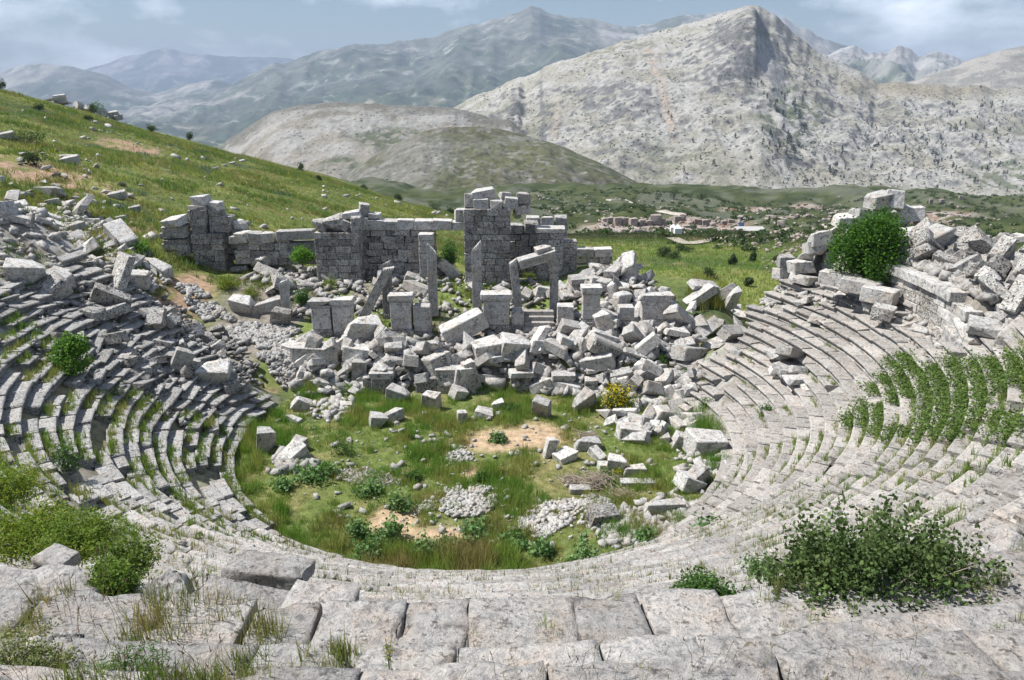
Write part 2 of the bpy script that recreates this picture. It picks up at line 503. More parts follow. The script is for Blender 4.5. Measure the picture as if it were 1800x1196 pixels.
def blend(a, b, w): return a * (1 - w[..., None]) + np.array(b) * w[..., None]
def solid(c, shp): return np.broadcast_to(np.array(c, float), shp + (3,)).copy()
def blob(px, py, cx, cy, rx, ry, soft=.5):
    return 1 - sstep(1 - soft, 1 + soft, np.hypot((px - cx) / rx, (py - cy) / ry))
def streak(px, py, pts, w0, w1):
    """soft band along a line on the mountainside, as a scree chute runs"""
    out = np.zeros_like(px)
    for (xa, ya), (xb, yb) in zip(pts[:-1], pts[1:]):
        vx, vy = xb - xa, yb - ya
        t = np.clip(((px - xa) * vx + (py - ya) * vy) / (vx * vx + vy * vy), 0, 1)
        d = np.hypot(px - xa - t * vx, py - ya - t * vy)
        w = w0 + (w1 - w0) * t
        out = np.maximum(out, 1 - sstep(.4, 1.2, d / w))
    return out

# main mountain
def tint_main(X, Y, Z, T, sl, px, py):
    n = fbm(X / 60, Y / 60, 71, 5, .6); n2 = fbm(X / 18, Y / 18, 73, 4, .6); n3 = fbm(X / 220, Y / 300, 75)
    c = solid((.43, .42, .39), X.shape)
    c = blend(c, (.35, .335, .28), sstep(.42, .62, n))
    c = blend(c, (.20, .205, .14), sstep(.54, .68, n3) * sstep(.45, .6, n2) * .7)
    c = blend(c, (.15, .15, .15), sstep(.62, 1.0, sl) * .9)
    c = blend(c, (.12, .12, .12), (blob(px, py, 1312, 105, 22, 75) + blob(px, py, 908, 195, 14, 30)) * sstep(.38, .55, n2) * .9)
    c = blend(c, (.17, .17, .168), (blob(px, py, 1110, 180, 60, 40) + blob(px, py, 1040, 170, 45, 26) + blob(px, py, 1330, 60, 50, 40)) .clip(0, 1) * sstep(.42, .55, n2) * .8)
    c = blend(c, (.40, .395, .385), streak(px, py, [(1335, 75), (1360, 130), (1385, 190), (1400, 240)], 16, 24) * .8)
    c = blend(c, (.42, .35, .285), streak(px, py, [(1140, 90), (1165, 160), (1185, 240)], 8, 11) * .85 * sstep(.3, .5, n2))
    c = blend(c, (.39, .345, .29), streak(px, py, [(980, 190), (975, 240)], 6, 8) * .7)
    c = blend(c, (.12, .145, .07), (blob(px, py, 1385, 205, 60, 55) + blob(px, py, 1770, 310, 70, 35) + blob(px, py, 1330, 70, 30, 20)).clip(0, 1) * sstep(.45, .56, n2) * .8)
    c = blend(c, (.29, .26, .19), blob(px, py, 1650, 150, 150, 22) * .9)
    return c.clip(.02, .6)
def relief_main(A, T, X, Y):
    def spur(pxa, w, up, t0, t1, k):
        ca = ray(pxa, 150)[0] / ray(pxa, 150)[1]
        d = (A - ca) * 1800 + (T - .6) * k
        sh = np.where(d < 0, np.exp(-(d / w) ** 2), np.exp(-(d / (w * .22)) ** 2))
        return up * sh * sstep(t0, t0 + .15, T) * (1 - sstep(t1 - .12, t1, T))
    return spur(1318, 90, 52, .55, 1.0, 30) + spur(908, 60, 16, .45, .95, 0) + spur(1120, 90, 8, .4, .9, 60)
M_ROCK = ground_mat('bare_limestone_mountain', .11, (.72, 1.22), dots=.95, dot_scale=.10, dotcol=(.06, .07, .04), rocky=.28, rock_scale=.03, bump=1.0, bdist=9)
sky_main = [(100, 400), (400, 330), (600, 280), (660, 250), (710, 228), (800, 188), (860, 160), (950, 122), (1040, 95), (1100, 72), (1190, 48), (1260, 28), (1300, 14), (1322, 9), (1345, 14), (1362, 28), (1395, 62), (1430, 84),
            (1480, 113), (1545, 145), (1600, 150), (1700, 150), (1800, 160), (1950, 165), (2300, 180)]
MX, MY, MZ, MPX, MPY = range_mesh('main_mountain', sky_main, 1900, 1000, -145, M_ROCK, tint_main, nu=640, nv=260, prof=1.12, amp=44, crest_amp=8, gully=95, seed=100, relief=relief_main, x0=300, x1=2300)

# pale shoulder on the left of it
def tint_pale(X, Y, Z, T, sl, px, py):
    n = fbm(X / 50, Y / 50, 81, 5, .6); n2 = fbm(X / 16, Y / 16, 82)
    c = solid((.37, .36, .335), X.shape)
    c = blend(c, (.30, .28, .235), sstep(.45, .62, n))
    c = blend(c, (.13, .125, .095), sstep(.80, .97, T + (n - .5) * .25) * .75)
    c = blend(c, (.10, .12, .06), (blob(px, py, 690, 245, 70, 22) + blob(px, py, 600, 290, 40, 14)).clip(0, 1) * sstep(.42, .55, n2) * .85)
    return c
range_mesh('pale_ridge', [(100, 420), (330, 330), (400, 246), (440, 222), (480, 196), (520, 185), (600, 180), (700, 186), (800, 190), (900, 215), (1000, 300), (1300, 400)], 1500, 880, -150, M_ROCK, tint_pale,
           nu=300, nv=130, prof=1.0, amp=24, crest_amp=3, gully=55, seed=140, x0=200, x1=1300)

# low conical hill in front
def tint_mid(X, Y, Z, T, sl, px, py):
    n = fbm(X / 30, Y / 30, 91, 5, .6); n2 = fbm(X / 9, Y / 9, 92); n3 = fbm(X / 90, Y / 90, 94)
    c = solid((.078, .077, .043), X.shape)
    c = blend(c, (.125, .122, .11), sstep(.5, .62, n) * .8)
    c = blend(c, (.065, .075, .035), sstep(.5, .62, n3) * .7)
    c = blend(c, (.165, .16, .148), (blob(px, py, 740, 270, 70, 30) + blob(px, py, 690, 310, 70, 20)).clip(0, 1) * .7)
    c = blend(c, (.095, .10, .045), blob(px, py, 950, 270, 130, 30) * .6)
    c = blend(c, (.22, .215, .21), sstep(.62, .68, n2) * .5)
    return c
M_MID = ground_mat('scrubby_hill', .12, dots=.9, dot_scale=.16, dotcol=(.04, .05, .025), rocky=.1, rock_scale=.1, bump=.8, bdist=2)
range_mesh('conical_hill', [(300, 420), (560, 345), (600, 318), (650, 280), (700, 250), (740, 232), (780, 224), (830, 222), (880, 226), (920, 236), (980, 255), (1050, 285), (1110, 315), (1180, 345), (1260, 372), (1500, 430)], 880, 620, -72, M_MID, tint_mid,
           nu=340, nv=120, prof=.95, amp=9, crest_amp=1.5, gully=26, seed=160, x0=400, x1=1450)

# hill rising at the right edge behind the main mountain's saddle
def tint_right(X, Y, Z, T, sl, px, py):
    n = fbm(X / 70, Y / 70, 96, 5, .6)
    c = solid((.36, .34, .305), X.shape)
    return blend(c, (.22, .215, .19), sstep(.42, .55, n) * .8)
range_mesh('right_hill', [(1200, 300), (1500, 180), (1600, 142), (1650, 127), (1700, 107), (1750, 92), (1800, 81), (1900, 62), (2100, 40), (2400, 60)], 2700, 1950, -60, M_ROCK, tint_right, nu=200, nv=80, amp=22, crest_amp=6, gully=80, seed=180, x0=1300, x1=2400)

# jagged range far behind, right of the peak
def tint_far(X, Y, Z, T, sl, px, py):
    n = fbm(X / 260, Y / 260, 101, 6, .6); n2 = fbm(X / 700, Y / 900, 104)
    c = solid((.28, .275, .26), X.shape)
    c = blend(c, (.11, .125, .095), sstep(.45, .6, n))
    return blend(c, (.10, .125, .075), sstep(.75, .2, T) * .75 * sstep(.35, .6, n2 + .1))
M_FAR = ground_mat('far_mountain', .006, dots=.7, dot_scale=.022, dotcol=(.05, .065, .04), rocky=.5, rock_scale=.006, bump=1.0, bdist=25)
range_mesh('jagged_range', [(1200, 200), (1400, 130), (1450, 98), (1480, 82), (1502, 75), (1530, 94), (1548, 90), (1575, 84), (1596, 83), (1620, 96), (1645, 94), (1690, 108), (1740, 130), (1900, 160)], 5200, 3600, -100, M_FAR, tint_far, nu=260, nv=80, amp=150, crest_amp=45, gully=170, seed=200, x0=1250, x1=1950)
# long blue range across the middle distance
def tint_blue(X, Y, Z, T, sl, px, py):
    n = fbm(X / 330, Y / 330, 111, 6, .6); n2 = fbm(X / 140, Y / 260, 114, 5, .6); n3 = fbm(X / 1200, Y / 1500, 117)
    c = solid((.07, .09, .05), X.shape)
    c = blend(c, (.27, .26, .235), sstep(.35, .75, T + (n - .5) * .7))
    c = blend(c, (.075, .095, .06), sstep(.5, .6, n) * .8)
    c = blend(c, (.26, .235, .17), sstep(.57, .66, n2) * (1 - sstep(.35, .6, T)))
    return blend(c, (.05, .07, .045), sstep(.54, .62, n3) * .6)
range_mesh('blue_range', [(-300, 240), (100, 215), (250, 190), (400, 150), (500, 106), (560, 92), (620, 84), (680, 76), (740, 67), (790, 58), (850, 40), (895, 24), (935, 14), (975, 28), (1040, 40), (1100, 47), (1150, 40), (1220, 28), (1300, 22), (1400, 40), (1500, 90), (1700, 180)], 6600, 3300, -215, M_FAR, tint_blue,
           nu=420, nv=150, prof=1.25, amp=160, crest_amp=40, gully=330, seed=220, x0=-250, x1=1700)
range_mesh('plain_hill', [(-300, 170), (-100, 150), (0, 128), (40, 116), (75, 112), (130, 117), (180, 130), (230, 152), (270, 165), (320, 150), (380, 140), (430, 155), (480, 190), (600, 230)], 7600, 6300, -225, M_FAR, tint_blue, nu=200, nv=60, amp=60, crest_amp=18, gully=260, seed=240, x0=-300, x1=620, prof=.9)
range_mesh('hazy_peak', [(-300, 150), (0, 140), (150, 124), (210, 104), (250, 95), (290, 82), (325, 92), (380, 98), (450, 101), (520, 104), (600, 100), (700, 112), (900, 130)], 12600, 11000, -225, M_FAR, tint_blue, nu=200, nv=50, amp=70, crest_amp=30, gully=420, seed=260, x0=-300, x1=900, prof=1.0)

# ------------------------------------------------------------------ air
HZ = 14000.0
hz_t, hz_b = 760.0, -262.0
hv = [(-HZ, -HZ, hz_b), (HZ, -HZ, hz_b), (HZ, HZ, hz_b), (-HZ, HZ, hz_b), (-HZ, -HZ, hz_t), (HZ, -HZ, hz_t), (HZ, HZ, hz_t), (-HZ, HZ, hz_t)]
hm = bpy.data.materials.new('air'); hm.use_nodes = True
hm.node_tree.nodes.clear()
ho = hm.node_tree.nodes.new('ShaderNodeOutputMaterial'); pv = hm.node_tree.nodes.new('ShaderNodeVolumePrincipled')
pv.inputs['Color'].default_value = (.46, .58, .80, 1); pv.inputs['Density'].default_value = 1.05e-4
pv.inputs['Anisotropy'].default_value = 0.0
hm.node_tree.links.new(pv.outputs[0], ho.inputs['Volume'])
tag(ob('haze', mesh('haze', hv, [(0, 3, 2, 1), (4, 5, 6, 7), (0, 1, 5, 4), (1, 2, 6, 5), (2, 3, 7, 6), (3, 0, 4, 7)], hm)), kind='stuff')

# ------------------------------------------------------------------ stone shapes
def hull_mesh(name, pts, mat):
    bm = bmesh.new()
    for p in pts: bm.verts.new(p)
    res = bmesh.ops.convex_hull(bm, input=bm.verts[:])
    bmesh.ops.delete(bm, geom=[v for v in bm.verts if not v.link_faces], context='VERTS')
    bmesh.ops.dissolve_limit(bm, angle_limit=R(4), verts=bm.verts[:], edges=bm.edges[:])
    m = bpy.data.meshes.new(name); bm.to_mesh(m); bm.free()
    if mat: m.materials.append(mat)
    return m

def box_pts(ch=.06, jit=.03, cut=0, dims=(1, 1, 1), rnd=random):
    pts = []
    corners = [(sx, sy, sz) for sx in (-1, 1) for sy in (-1, 1) for sz in (-1, 1)]
    cutset = rnd.sample(range(8), cut)
    for k, (sx, sy, sz) in enumerate(corners):
        c = rnd.uniform(.18, .42) if k in cutset else ch * rnd.uniform(.4, 1.5)
        j = [rnd.uniform(-jit, jit) for _ in range(3)]
        for ax in range(3):
            q = [sx * .5, sy * .5, sz * .5]
            for a2 in range(3):
                if a2 != ax: q[a2] -= (sx, sy, sz)[a2] * c * (.5 + .5 * rnd.random())
            pts.append([(q[i] + j[i]) * dims[i] for i in range(3)])
    return pts

def lump_pts(n=16, rnd=random):
    out = []
    for _ in range(n):
        v = Vector((rnd.gauss(0, 1), rnd.gauss(0, 1), rnd.gauss(0, 1))).normalized()
        v = Vector((max(-.72, min(.72, v.x)), max(-.72, min(.72, v.y)), max(-.66, min(.66, v.z))))
        out.append(v * rnd.uniform(.55, .82))
    return out

BLK = {}
for key, mt in (('pale', M_PALE), ('wall', M_WALL), ('seat', M_SEAT), ('seatl', M_SEATL)):
    BLK[key] = [hull_mesh('dressed_stone', box_pts(.05, .025), mt) for _ in range(8)]
FALL = {}
for key, mt in (('pale', M_PALE), ('wall', M_WALL), ('far', M_FAR_STONE)):
    FALL[key] = [hull_mesh('broken_stone', box_pts(.06, .035 + .03 * (k % 3), cut=(0, 1, 0, 2, 1)[k % 5]), mt) for k in range(20)]
LUMP = {key: [hull_mesh('rough_stone', lump_pts(12), mt) for _ in range(10)] for key, mt in (('pale', M_RUB), ('wall', M_WALL), ('seatl', M_SEATL))}

def arrays(me):
    V = np.array([v.co[:] for v in me.vertices]); F = []
    for p in me.polygons:
        vs = list(p.vertices)
        for k in range(1, len(vs) - 1): F.append((vs[0], vs[k], vs[k + 1]))
    return V, np.array(F)
def shard_pts():
    return [((sx * .5 + random.uniform(-.09, .09)), (sy * .5 + random.uniform(-.09, .09)), (sz * .5 + random.uniform(-.13, .13))) for sx in (-1, 1) for sy in (-1, 1) for sz in (-1, 1)]
_RA = [arrays(hull_mesh('tmp', lump_pts(9), None)) for _ in range(1)] + [arrays(hull_mesh('tmp', shard_pts(), None)) for _ in range(12)]
for m_ in [m for m in bpy.data.meshes if m.name.startswith('tmp')]: bpy.data.meshes.remove(m_)

def rotmats(n, tilt=PI, rng=RNG):
    a, b, c = rng.uniform(-tilt, tilt, n), rng.uniform(-tilt, tilt, n), rng.uniform(-PI, PI, n)
    ca, sa, cb, sb, cc, sc_ = np.cos(a), np.sin(a), np.cos(b), np.sin(b), np.cos(c), np.sin(c)
    M = np.zeros((n, 3, 3))
    M[:, 0, 0] = cc * cb; M[:, 0, 1] = cc * sb * sa - sc_ * ca; M[:, 0, 2] = cc * sb * ca + sc_ * sa
    M[:, 1, 0] = sc_ * cb; M[:, 1, 1] = sc_ * sb * sa + cc * ca; M[:, 1, 2] = sc_ * sb * ca - cc * sa
    M[:, 2, 0] = -sb; M[:, 2, 1] = cb * sa; M[:, 2, 2] = cb * ca
    return M

def stones_mesh(name, P, size, mat, flat=.6, tilt=.75, longish=.5):
    """many small stones as one mesh"""
    P = np.asarray(P); n = len(P); size = np.asarray(size)
    which = RNG.integers(0, len(_RA), n)
    Rm = rotmats(n, tilt)
    scl = np.stack([size * RNG.uniform(.8, .8 + longish * 1.6, n), size * RNG.uniform(.6, .95, n), size * RNG.uniform(flat * .7, flat * 1.15, n)], 1)
    Vs, Fs, off = [], [], 0
    for k, (V, F) in enumerate(_RA):
        idx = np.where(which == k)[0]
        if not len(idx): continue
        W = V[None] * scl[idx][:, None, :]
        W = np.einsum('nij,nvj->nvi', Rm[idx], W) + P[idx][:, None, :]
        Vs.append(W.reshape(-1, 3))
        Fs.append((F[None] + (np.arange(len(idx)) * len(V))[:, None, None]).reshape(-1, 3) + off)
        off += len(idx) * len(V)
    return mesh_np(name, np.concatenate(Vs), np.concatenate(Fs), mat)

def gpts(x, y, dz=0.0):
    return np.stack([x, y, ground(x, y) + dz], 1)

def in_poly(px, py, poly):
    inside = np.zeros(len(px), bool); n = len(poly)
    for i in range(n):
        (x1, y1), (x2, y2) = poly[i], poly[(i + 1) % n]
        c = ((y1 > py) != (y2 > py)) & (px < (x2 - x1) * (py - y1) / (y2 - y1 + 1e-9) + x1)
        inside ^= c
    return inside

def scatter(poly, n, near=2.5, far=260.0):
    """points on the ground inside an outline of the photograph, evenly spread over the ground itself"""
    c = [ong(px, py) for px, py in poly]
    x0, x1 = min(p.x for p in c) - 1, max(p.x for p in c) + 1
    y0, y1 = min(p.y for p in c) - 1, max(p.y for p in c) + 1
    poly_w = [(p.x, p.y) for p in c]
    xs, ys = [], []
    got = 0
    for _ in range(60):
        x = RNG.uniform(x0, x1, n * 2); y = RNG.uniform(y0, y1, n * 2)
        k = in_poly(x, y, poly_w)
        xs.append(x[k]); ys.append(y[k]); got += k.sum()
        if got >= n: break
    return np.concatenate(xs)[:n], np.concatenate(ys)[:n]

# ------------------------------------------------------------------ the seats
def seat_mesh(L, wide, mat):
    """one bench block: worn tread with a projecting lip over a hollowed front"""
    prof = [(wide, 0.0), (.03, .01), (-.02, -.01), (-.03, -.085), (.10, -.115), (.15, -.27), (.08, -.34), (.08, -.40), (wide, -.40)]
    secs = []
    for k, t in enumerate((-.5, -.47, 0, .47, .5)):
        end = k in (0, 4)
        sag = random.uniform(-.03, .01)
        secs.append([(t * L + random.uniform(-.012, .012), y + (.015 if end and y < .1 else 0) + random.uniform(-.012, .012) * (1 if y < .2 else 0), z * (1 if not end else .98) - (.02 if end else 0) * (z > -.2) + (sag if z > -.05 else 0) + random.uniform(-.01, .01)) for y, z in prof])
    m = len(prof); V = [p for s in secs for p in s]; F = []
    for k in range(4):
        for j in range(m):
            a = k * m + j; b = k * m + (j + 1) % m
            F.append((a, a + m, b + m, b))
    F.append(tuple(range(m))); F.append(tuple(4 * m + j for j in reversed(range(m))))
    return mesh('seat_block', V, F, mat)
SEATM = {}
for key, mt in (('seat', M_SEAT), ('seatl', M_SEATL), ('near', M_NEAR)):
    SEATM[key] = [(L, seat_mesh(L, .64, mt)) for L in (.72, .9, 1.05, 1.25, 1.5, 1.8) for _ in range(2)]

def row_limit(phi):
    return _row_limit(phi) * .66 / RUN
def _row_limit(phi):
    if phi < -62: return 18.6 + 1.5 * math.sin(phi * .21)
    if abs(phi) < 34: return 25.5
    if phi < 62: return 27
    if phi < 87: return 24.5
    if phi < 92.5: return 13.7
    return 15.3 + .9 * math.sin(phi)
WEDGES = [
    ('seating_wedge', -122, -90, 'tumbled dark seat rows at the far end of the left wing beside the scree'),
    ('seating_wedge', -90, -68, 'slipped grey seat rows around the bright green shrub on the left'),
    ('seating_wedge', -68, -48, 'left seat rows with grass and weeds growing between the pale benches'),
    ('seating_wedge', -48, -24, 'lower left curve of seat rows beside the foreground shrubs'),
    ('seating_wedge', -24, 4, 'foreshortened seat rows below the big overhanging slab'),
    ('seating_wedge', 4, 28, 'lowest curve of seat rows below the walkway right of centre'),
    ('seating_wedge', 28, 48, 'worn right seat rows above the wide dark leafy bush'),
    ('seating_wedge', 48, 70, 'right seat rows half hidden under bright green creeping plants'),
    ('seating_wedge', 70, 92, 'broad pinkish seat rows curving up to the terrace wall'),
    ('seating_wedge', 92, 132, 'upper right seat rows ending in the heap of fallen blocks'),
]
wedge_blocks = [[] for _ in WEDGES]
rs = random.Random(5)
for i in range(34):
    r = R0 + RUN * i
    z0 = .45 + RISE * i
    phi = PHI_L + rs.uniform(-1, 2.5) + (0 if i < 17 else (i - 17) * .25)
    end = PHI_R + rs.uniform(-4, 2.5)
    while phi < end:
        key = 'seatl' if phi < -40 else ('seat' if phi > 25 else 'near')
        L, me = rs.choice(SEATM[key][4:] if phi < -50 or phi > 60 else SEATM[key])
        dphi = math.degrees(L / r)
        pm = phi + dphi / 2
        phi += dphi + math.degrees(.012 / r) * rs.random()
        if i > row_limit(pm): continue
        if i == 0 and -40 < pm < 34: continue          # buried by the turf
        if pm > 78 and pm < 87 and 13.7 * .66 / RUN < i < 20.5: continue
        z = z0 + float(sink(i, pm))
        # how ruined the rows are here
        chaos = .10 + .62 * float(sstep(-66, -96, pm)) + .25 * float(sstep(-30, -50, pm)) + .18 * float(sstep(100, 113, pm)) + .25 * float(sstep(80, 95, pm)) * (i > 12)
        gap = .03 + .17 * float(sstep(-20, -40, pm)) * float(sstep(-92, -70, pm)) + .06 * (i > 22) + .05 * (pm > 100)
        gap += .30 * float(np.exp(-((pm - 55) / 5) ** 2)) * (4 < i < 11)
        if rs.random() < gap: continue
        # slow settling of whole stretches, then each block's own slip
        sw = (float(fbm(np.array([pm / 9.0]), np.array([i / 3.0]), 301)[0]) - .5)
        dr = (sw * .5 + rs.gauss(0, .05)) * chaos
        dz = (float(fbm(np.array([pm / 7.0]), np.array([i / 2.5]), 303)[0]) - .52) * .55 * chaos + rs.gauss(0, .02) * (1 + chaos)
        tilt = (rs.gauss(0, 4) + sw * 22) * chaos; roll = rs.gauss(0, 5) * chaos + 6 * chaos * chaos; yaw = rs.gauss(0, 3.2) * chaos
        if chaos > .7 and rs.random() < .09:
            tilt += rs.uniform(-22, 22); roll += rs.uniform(-25, 15); yaw += rs.uniform(-40, 40); dz += .15
        a = R(pm)
        loc = Vector((CX + (r + dr) * math.sin(a), CY - (r + dr) * math.cos(a), z + dz))
        px, py = proj(loc.x, loc.y, loc.z)
        if not (-260 < px < 2060 and py < 1420): continue
        for w, (_, p0, p1, _l) in enumerate(WEDGES):
            if p0 <= pm < p1:
                wedge_blocks[w].append((loc, (R(roll), R(tilt), a + PI + R(yaw)), me, L))
SEAT_TOPS = []
for w, (nm, p0, p1, lab) in enumerate(WEDGES):
    am = R((p0 + p1) / 2)
    base = Vector((CX + 14 * math.sin(am), CY - 14 * math.cos(am), 0))
    t = thing(nm, lab, 'seating', base, group='seat wedges of the theatre')
    lst = sorted(wedge_blocks[w], key=lambda b: -b[3] / (b[0] - Vector((0, 0, EYE))).length - (5 if -20 < proj(*b[0])[0] < 1820 and proj(*b[0])[1] < 1210 else 0))
    for loc, rot, me, L in lst[:300]:
        ob('seat_block', me, loc - base, rot, (1, 1, 1), t)
    rest = lst[300:]
    if rest:
        Vs, Fs, off = [], [], 0
        for loc, rot, me, L in rest:
            V, F = arrays(me)
            M = np.array(Euler(rot).to_matrix())
            Vs.append(V @ M.T + np.array(loc - base)); Fs.append(F + off); off += len(V)
        tag(ob('seat_blocks', mesh_np('seat_blocks', np.concatenate(Vs), np.concatenate(Fs), M_NEAR if abs((p0 + p1) / 2) < 25 else M_SEAT), parent=t), kind='stuff')
    SEAT_TOPS += [(b[0], b[1], b[3]) for b in lst]

# broad slabs right below the viewer
def near_slab(L, W, H, seed, rough=.03):
    bm = bmesh.new()
    bmesh.ops.create_cube(bm, size=1)
    bmesh.ops.subdivide_edges(bm, edges=bm.edges[:], cuts=13, use_grid_fill=True)
    for v in bm.verts:
        q = Vector(v.co)
        d = Vector((q.x * L, q.y * W, q.z * H))
        ex = [min(.5 - abs(c), .5) * s for c, s in zip(q, (L, W, H))]
        # rounded, worn edges
        s_ = sorted(ex)
        rnd = max(0, .02 - s_[1]) * .5
        n = Vector([c if e < 1e-4 else 0 for c, e in zip(q, ex)])
        if n.length: n.normalize()
        pn = d * 1.6 + Vector((seed * 13.1, seed * 7.7, seed * 3.3))
        k = mnoise.fractal(pn, .8, 2.1, 6) * rough * .8 + (mnoise.noise(pn * .5)) * rough * 1.2 - max(0, .1 - abs(mnoise.noise(pn * .8 + Vector((9, 9, 9))))) * rough * 2.2
        chip = max(0, mnoise.noise(pn * 1.3 + Vector((50, 0, 0))) - .18) * .30 * max(0, 1 - s_[1] / .14)
        v.co = d - n * (rnd + chip - k)
    for f in bm.faces: f.smooth = True
    m = bpy.data.meshes.new('walkway_slab'); bm.to_mesh(m); bm.free()
    m.materials.append(M_NEAR)
    return m
t = thing('walkway', 'broad pale slabs of the upper walkway nearest the viewer, split by dark cracks', 'walkway', (0, 6.5, 12.0))
rs = random.Random(21)
nrow = [(31.0, 1.36, 12.40), (32.27, .92, 12.86), (33.1, 1.0, 13.32), (34.0, 1.0, 13.78), (34.9, 1.1, 14.2)]
sid = 0
for k, (r, wd, ztop) in enumerate(nrow):
    phi = -26.0 + rs.random()
    if k == 0: cuts = [-26, -22, -18.5, -15.6, -13.4, -10.6, -8.1, -5.9, -3.4, -1.75, -.45, 1.1, 2.35, 4.3, 5.6, 7.2, 9.6, 11, 13.2, 15, 17, 20, 24, 28, 32]
    else:
        cuts = [phi]
        while cuts[-1] < 32: cuts.append(cuts[-1] + rs.uniform(1.2, 3.6))
    for c0, c1 in zip(cuts[:-1], cuts[1:]):
        rm = r + wd / 2
        L = R(c1 - c0) * rm + rs.choice((.012, .0, -.03, -.05))
        a = R((c0 + c1) / 2)
        far_l = c1 < -7
        if k > 0 and far_l and rs.random() < .35: continue
        sid += 1
        zz = ztop + rs.gauss(0, .02) - (.18 * rs.random() if far_l else 0)
        H = .6
        loc = Vector((CX + rm * math.sin(a), CY - rm * math.cos(a), zz - H / 2))
        ob('walkway_slab', near_slab(L, wd + .06, H, sid, .035), loc - Vector((0, 6.5, 12.0)), (R(rs.gauss(0, 1.0) + (3 if far_l else 0)), R(rs.gauss(0, 1.0) * (2 if far_l else 1)), a + PI + R(rs.gauss(0, .6))), (1, 1, 1), t)

# ------------------------------------------------------------------ stage building
def courses(parent, base, x0, x1, z0, hs, thick, mats, lens=(.5, 1.1), topf=None, rough=0.0, wythes=1, rnd=None, keyset=BLK, face_y=0.0, ang=0.0, nm='stone_block'):
    """courses of blocks along local x from x0 to x1, face at local y = face_y, joints left open a finger wide"""
    rnd = rnd or random
    z = z0
    ca, sa = math.cos(ang), math.sin(ang)
    for ci, h in enumerate(hs):
        for w in range(wythes):
            x = x0 - (rnd.uniform(0, .3) if rough else 0)
            td = thick / wythes
            while x < x1 - .05:
                l = rnd.uniform(*lens)
                if x + l > x1 - lens[0] * .6: l = x1 - x
                xm = x + l / 2
                if topf is None or z + h * .6 <= topf(xm):
                    d = rough * rnd.gauss(0, .05)
                    lx, ly = xm, face_y + w * td + td / 2 + d + rnd.gauss(0, .008)
                    me = rnd.choice(keyset[mats])
                    hh = h * (1 + rough * rnd.uniform(-.12, .12))
                    ob(nm, me, (lx * ca - ly * sa, lx * sa + ly * ca, z + hh / 2), (rnd.gauss(0, .012 + rough * .05), rnd.gauss(0, .008 + rough * .05), ang + rnd.gauss(0, .008 + rough * .06)), (max(.1, l - .018), td - .012, hh - .016), parent)
                x += l
        z += h
    return z

def xw(px, py, Y): return at(px, py, Y).x
rs = random.Random(33)

def pier(px0, px1, pybase, pytop, Y, thick, label, hs=None, mats='wall', wythes=2, lens=(.5, 1.0), crown=None, cat='ruined pier', nm='ruined_pier'):
    x0, x1 = xw(px0, (pybase + pytop) / 2, Y), xw(px1, (pybase + pytop) / 2, Y)
    zb, zt = at(px0, pybase, Y).z, at(px0, pytop, Y).z
    xm = (x0 + x1) / 2
    zb -= 1.3
    base = Vector((xm, Y, zb))
    t = tag(thing(nm, label, cat, base), kind='thing')
    H = zt - zb
    if hs is None:
        n = max(1, round(H / .46)); hs = [H / n * rs.uniform(.88, 1.12) for _ in range(n)]
    top = courses(t, base, x0 - xm, x1 - xm, 0, hs, thick, mats, lens, wythes=wythes, rnd=rs)
    return t, base, x0 - xm, x1 - xm, top

def crown_stone(t, x, y, z, dims, rot=(0, 0, 0), mats='wall', fall=True):
    return ob('stone_block', rs.choice((FALL if fall else BLK)[mats]), (x, y, z + dims[2] / 2), tuple(R(a) for a in rot), dims, t)

# tall middle pier with its crown of loose blocks
t, b, x0, x1, top = pier(816, 897, 500, 384, 56.0, 1.9, 'tall middle pier of squared blocks topped by a heap of rough stones', lens=(.55, 1.05))
w = x1 - x0
for k in range(4): crown_stone(t, x0 + w * (k + .5) / 4, .95, top, (w / 4 * 1.04, 2.05, .5), (0, rs.uniform(-2, 2), 0), fall=False)
top += .5
for k, (fx, l, h) in enumerate([(.10, .75, 1.0), (.38, 1.15, .72), (.70, .9, .62), (1.02, 1.0, .8)]):
    crown_stone(t, x0 + w * fx, rs.uniform(.5, 1.2), top - .02, (l, 1.1, h), (rs.uniform(-6, 6), rs.uniform(-8, 8), rs.uniform(-15, 15)), 'pale')
crown_stone(t, x0 + w * .42, .9, top + .66, (1.6, 1.1, .66), (5, -8, 12), 'pale')
crown_stone(t, x0 + w * .88, 1.2, top + .55, (.8, .8, .5), (0, 5, 20), 'pale')
crown_stone(t, x0 + w * 1.3, 1.3, top + .15, (1.0, 1.0, .85), (0, 4, -10), 'pale')
crown_stone(t, x0 + w * 1.25, 1.3, top - .5, (1.2, 1.1, .6), (0, -4, 10), 'pale')

# left pier and rough courses over it
t, b, x0, x1, top = pier(554, 632, 480, 412, 57.0, 1.8, 'squat left pier of squared blocks, joined to the rough back wall')
w = x1 - x0
for k, (fx, l, h, tl) in enumerate([(.12, 1.0, .9, 0), (.45, 1.5, 1.15, -18), (.72, .8, .9, 25), (.93, .75, 1.2, 0)]):
    crown_stone(t, x0 + w * fx, .8, top - .03, (l, 1.3, h), (rs.uniform(-4, 4), tl, rs.uniform(-8, 8)))
crown_stone(t, x0 + w * .8, 1.1, top + .95, (1.5, 1.1, .5), (0, -6, 5), 'pale')

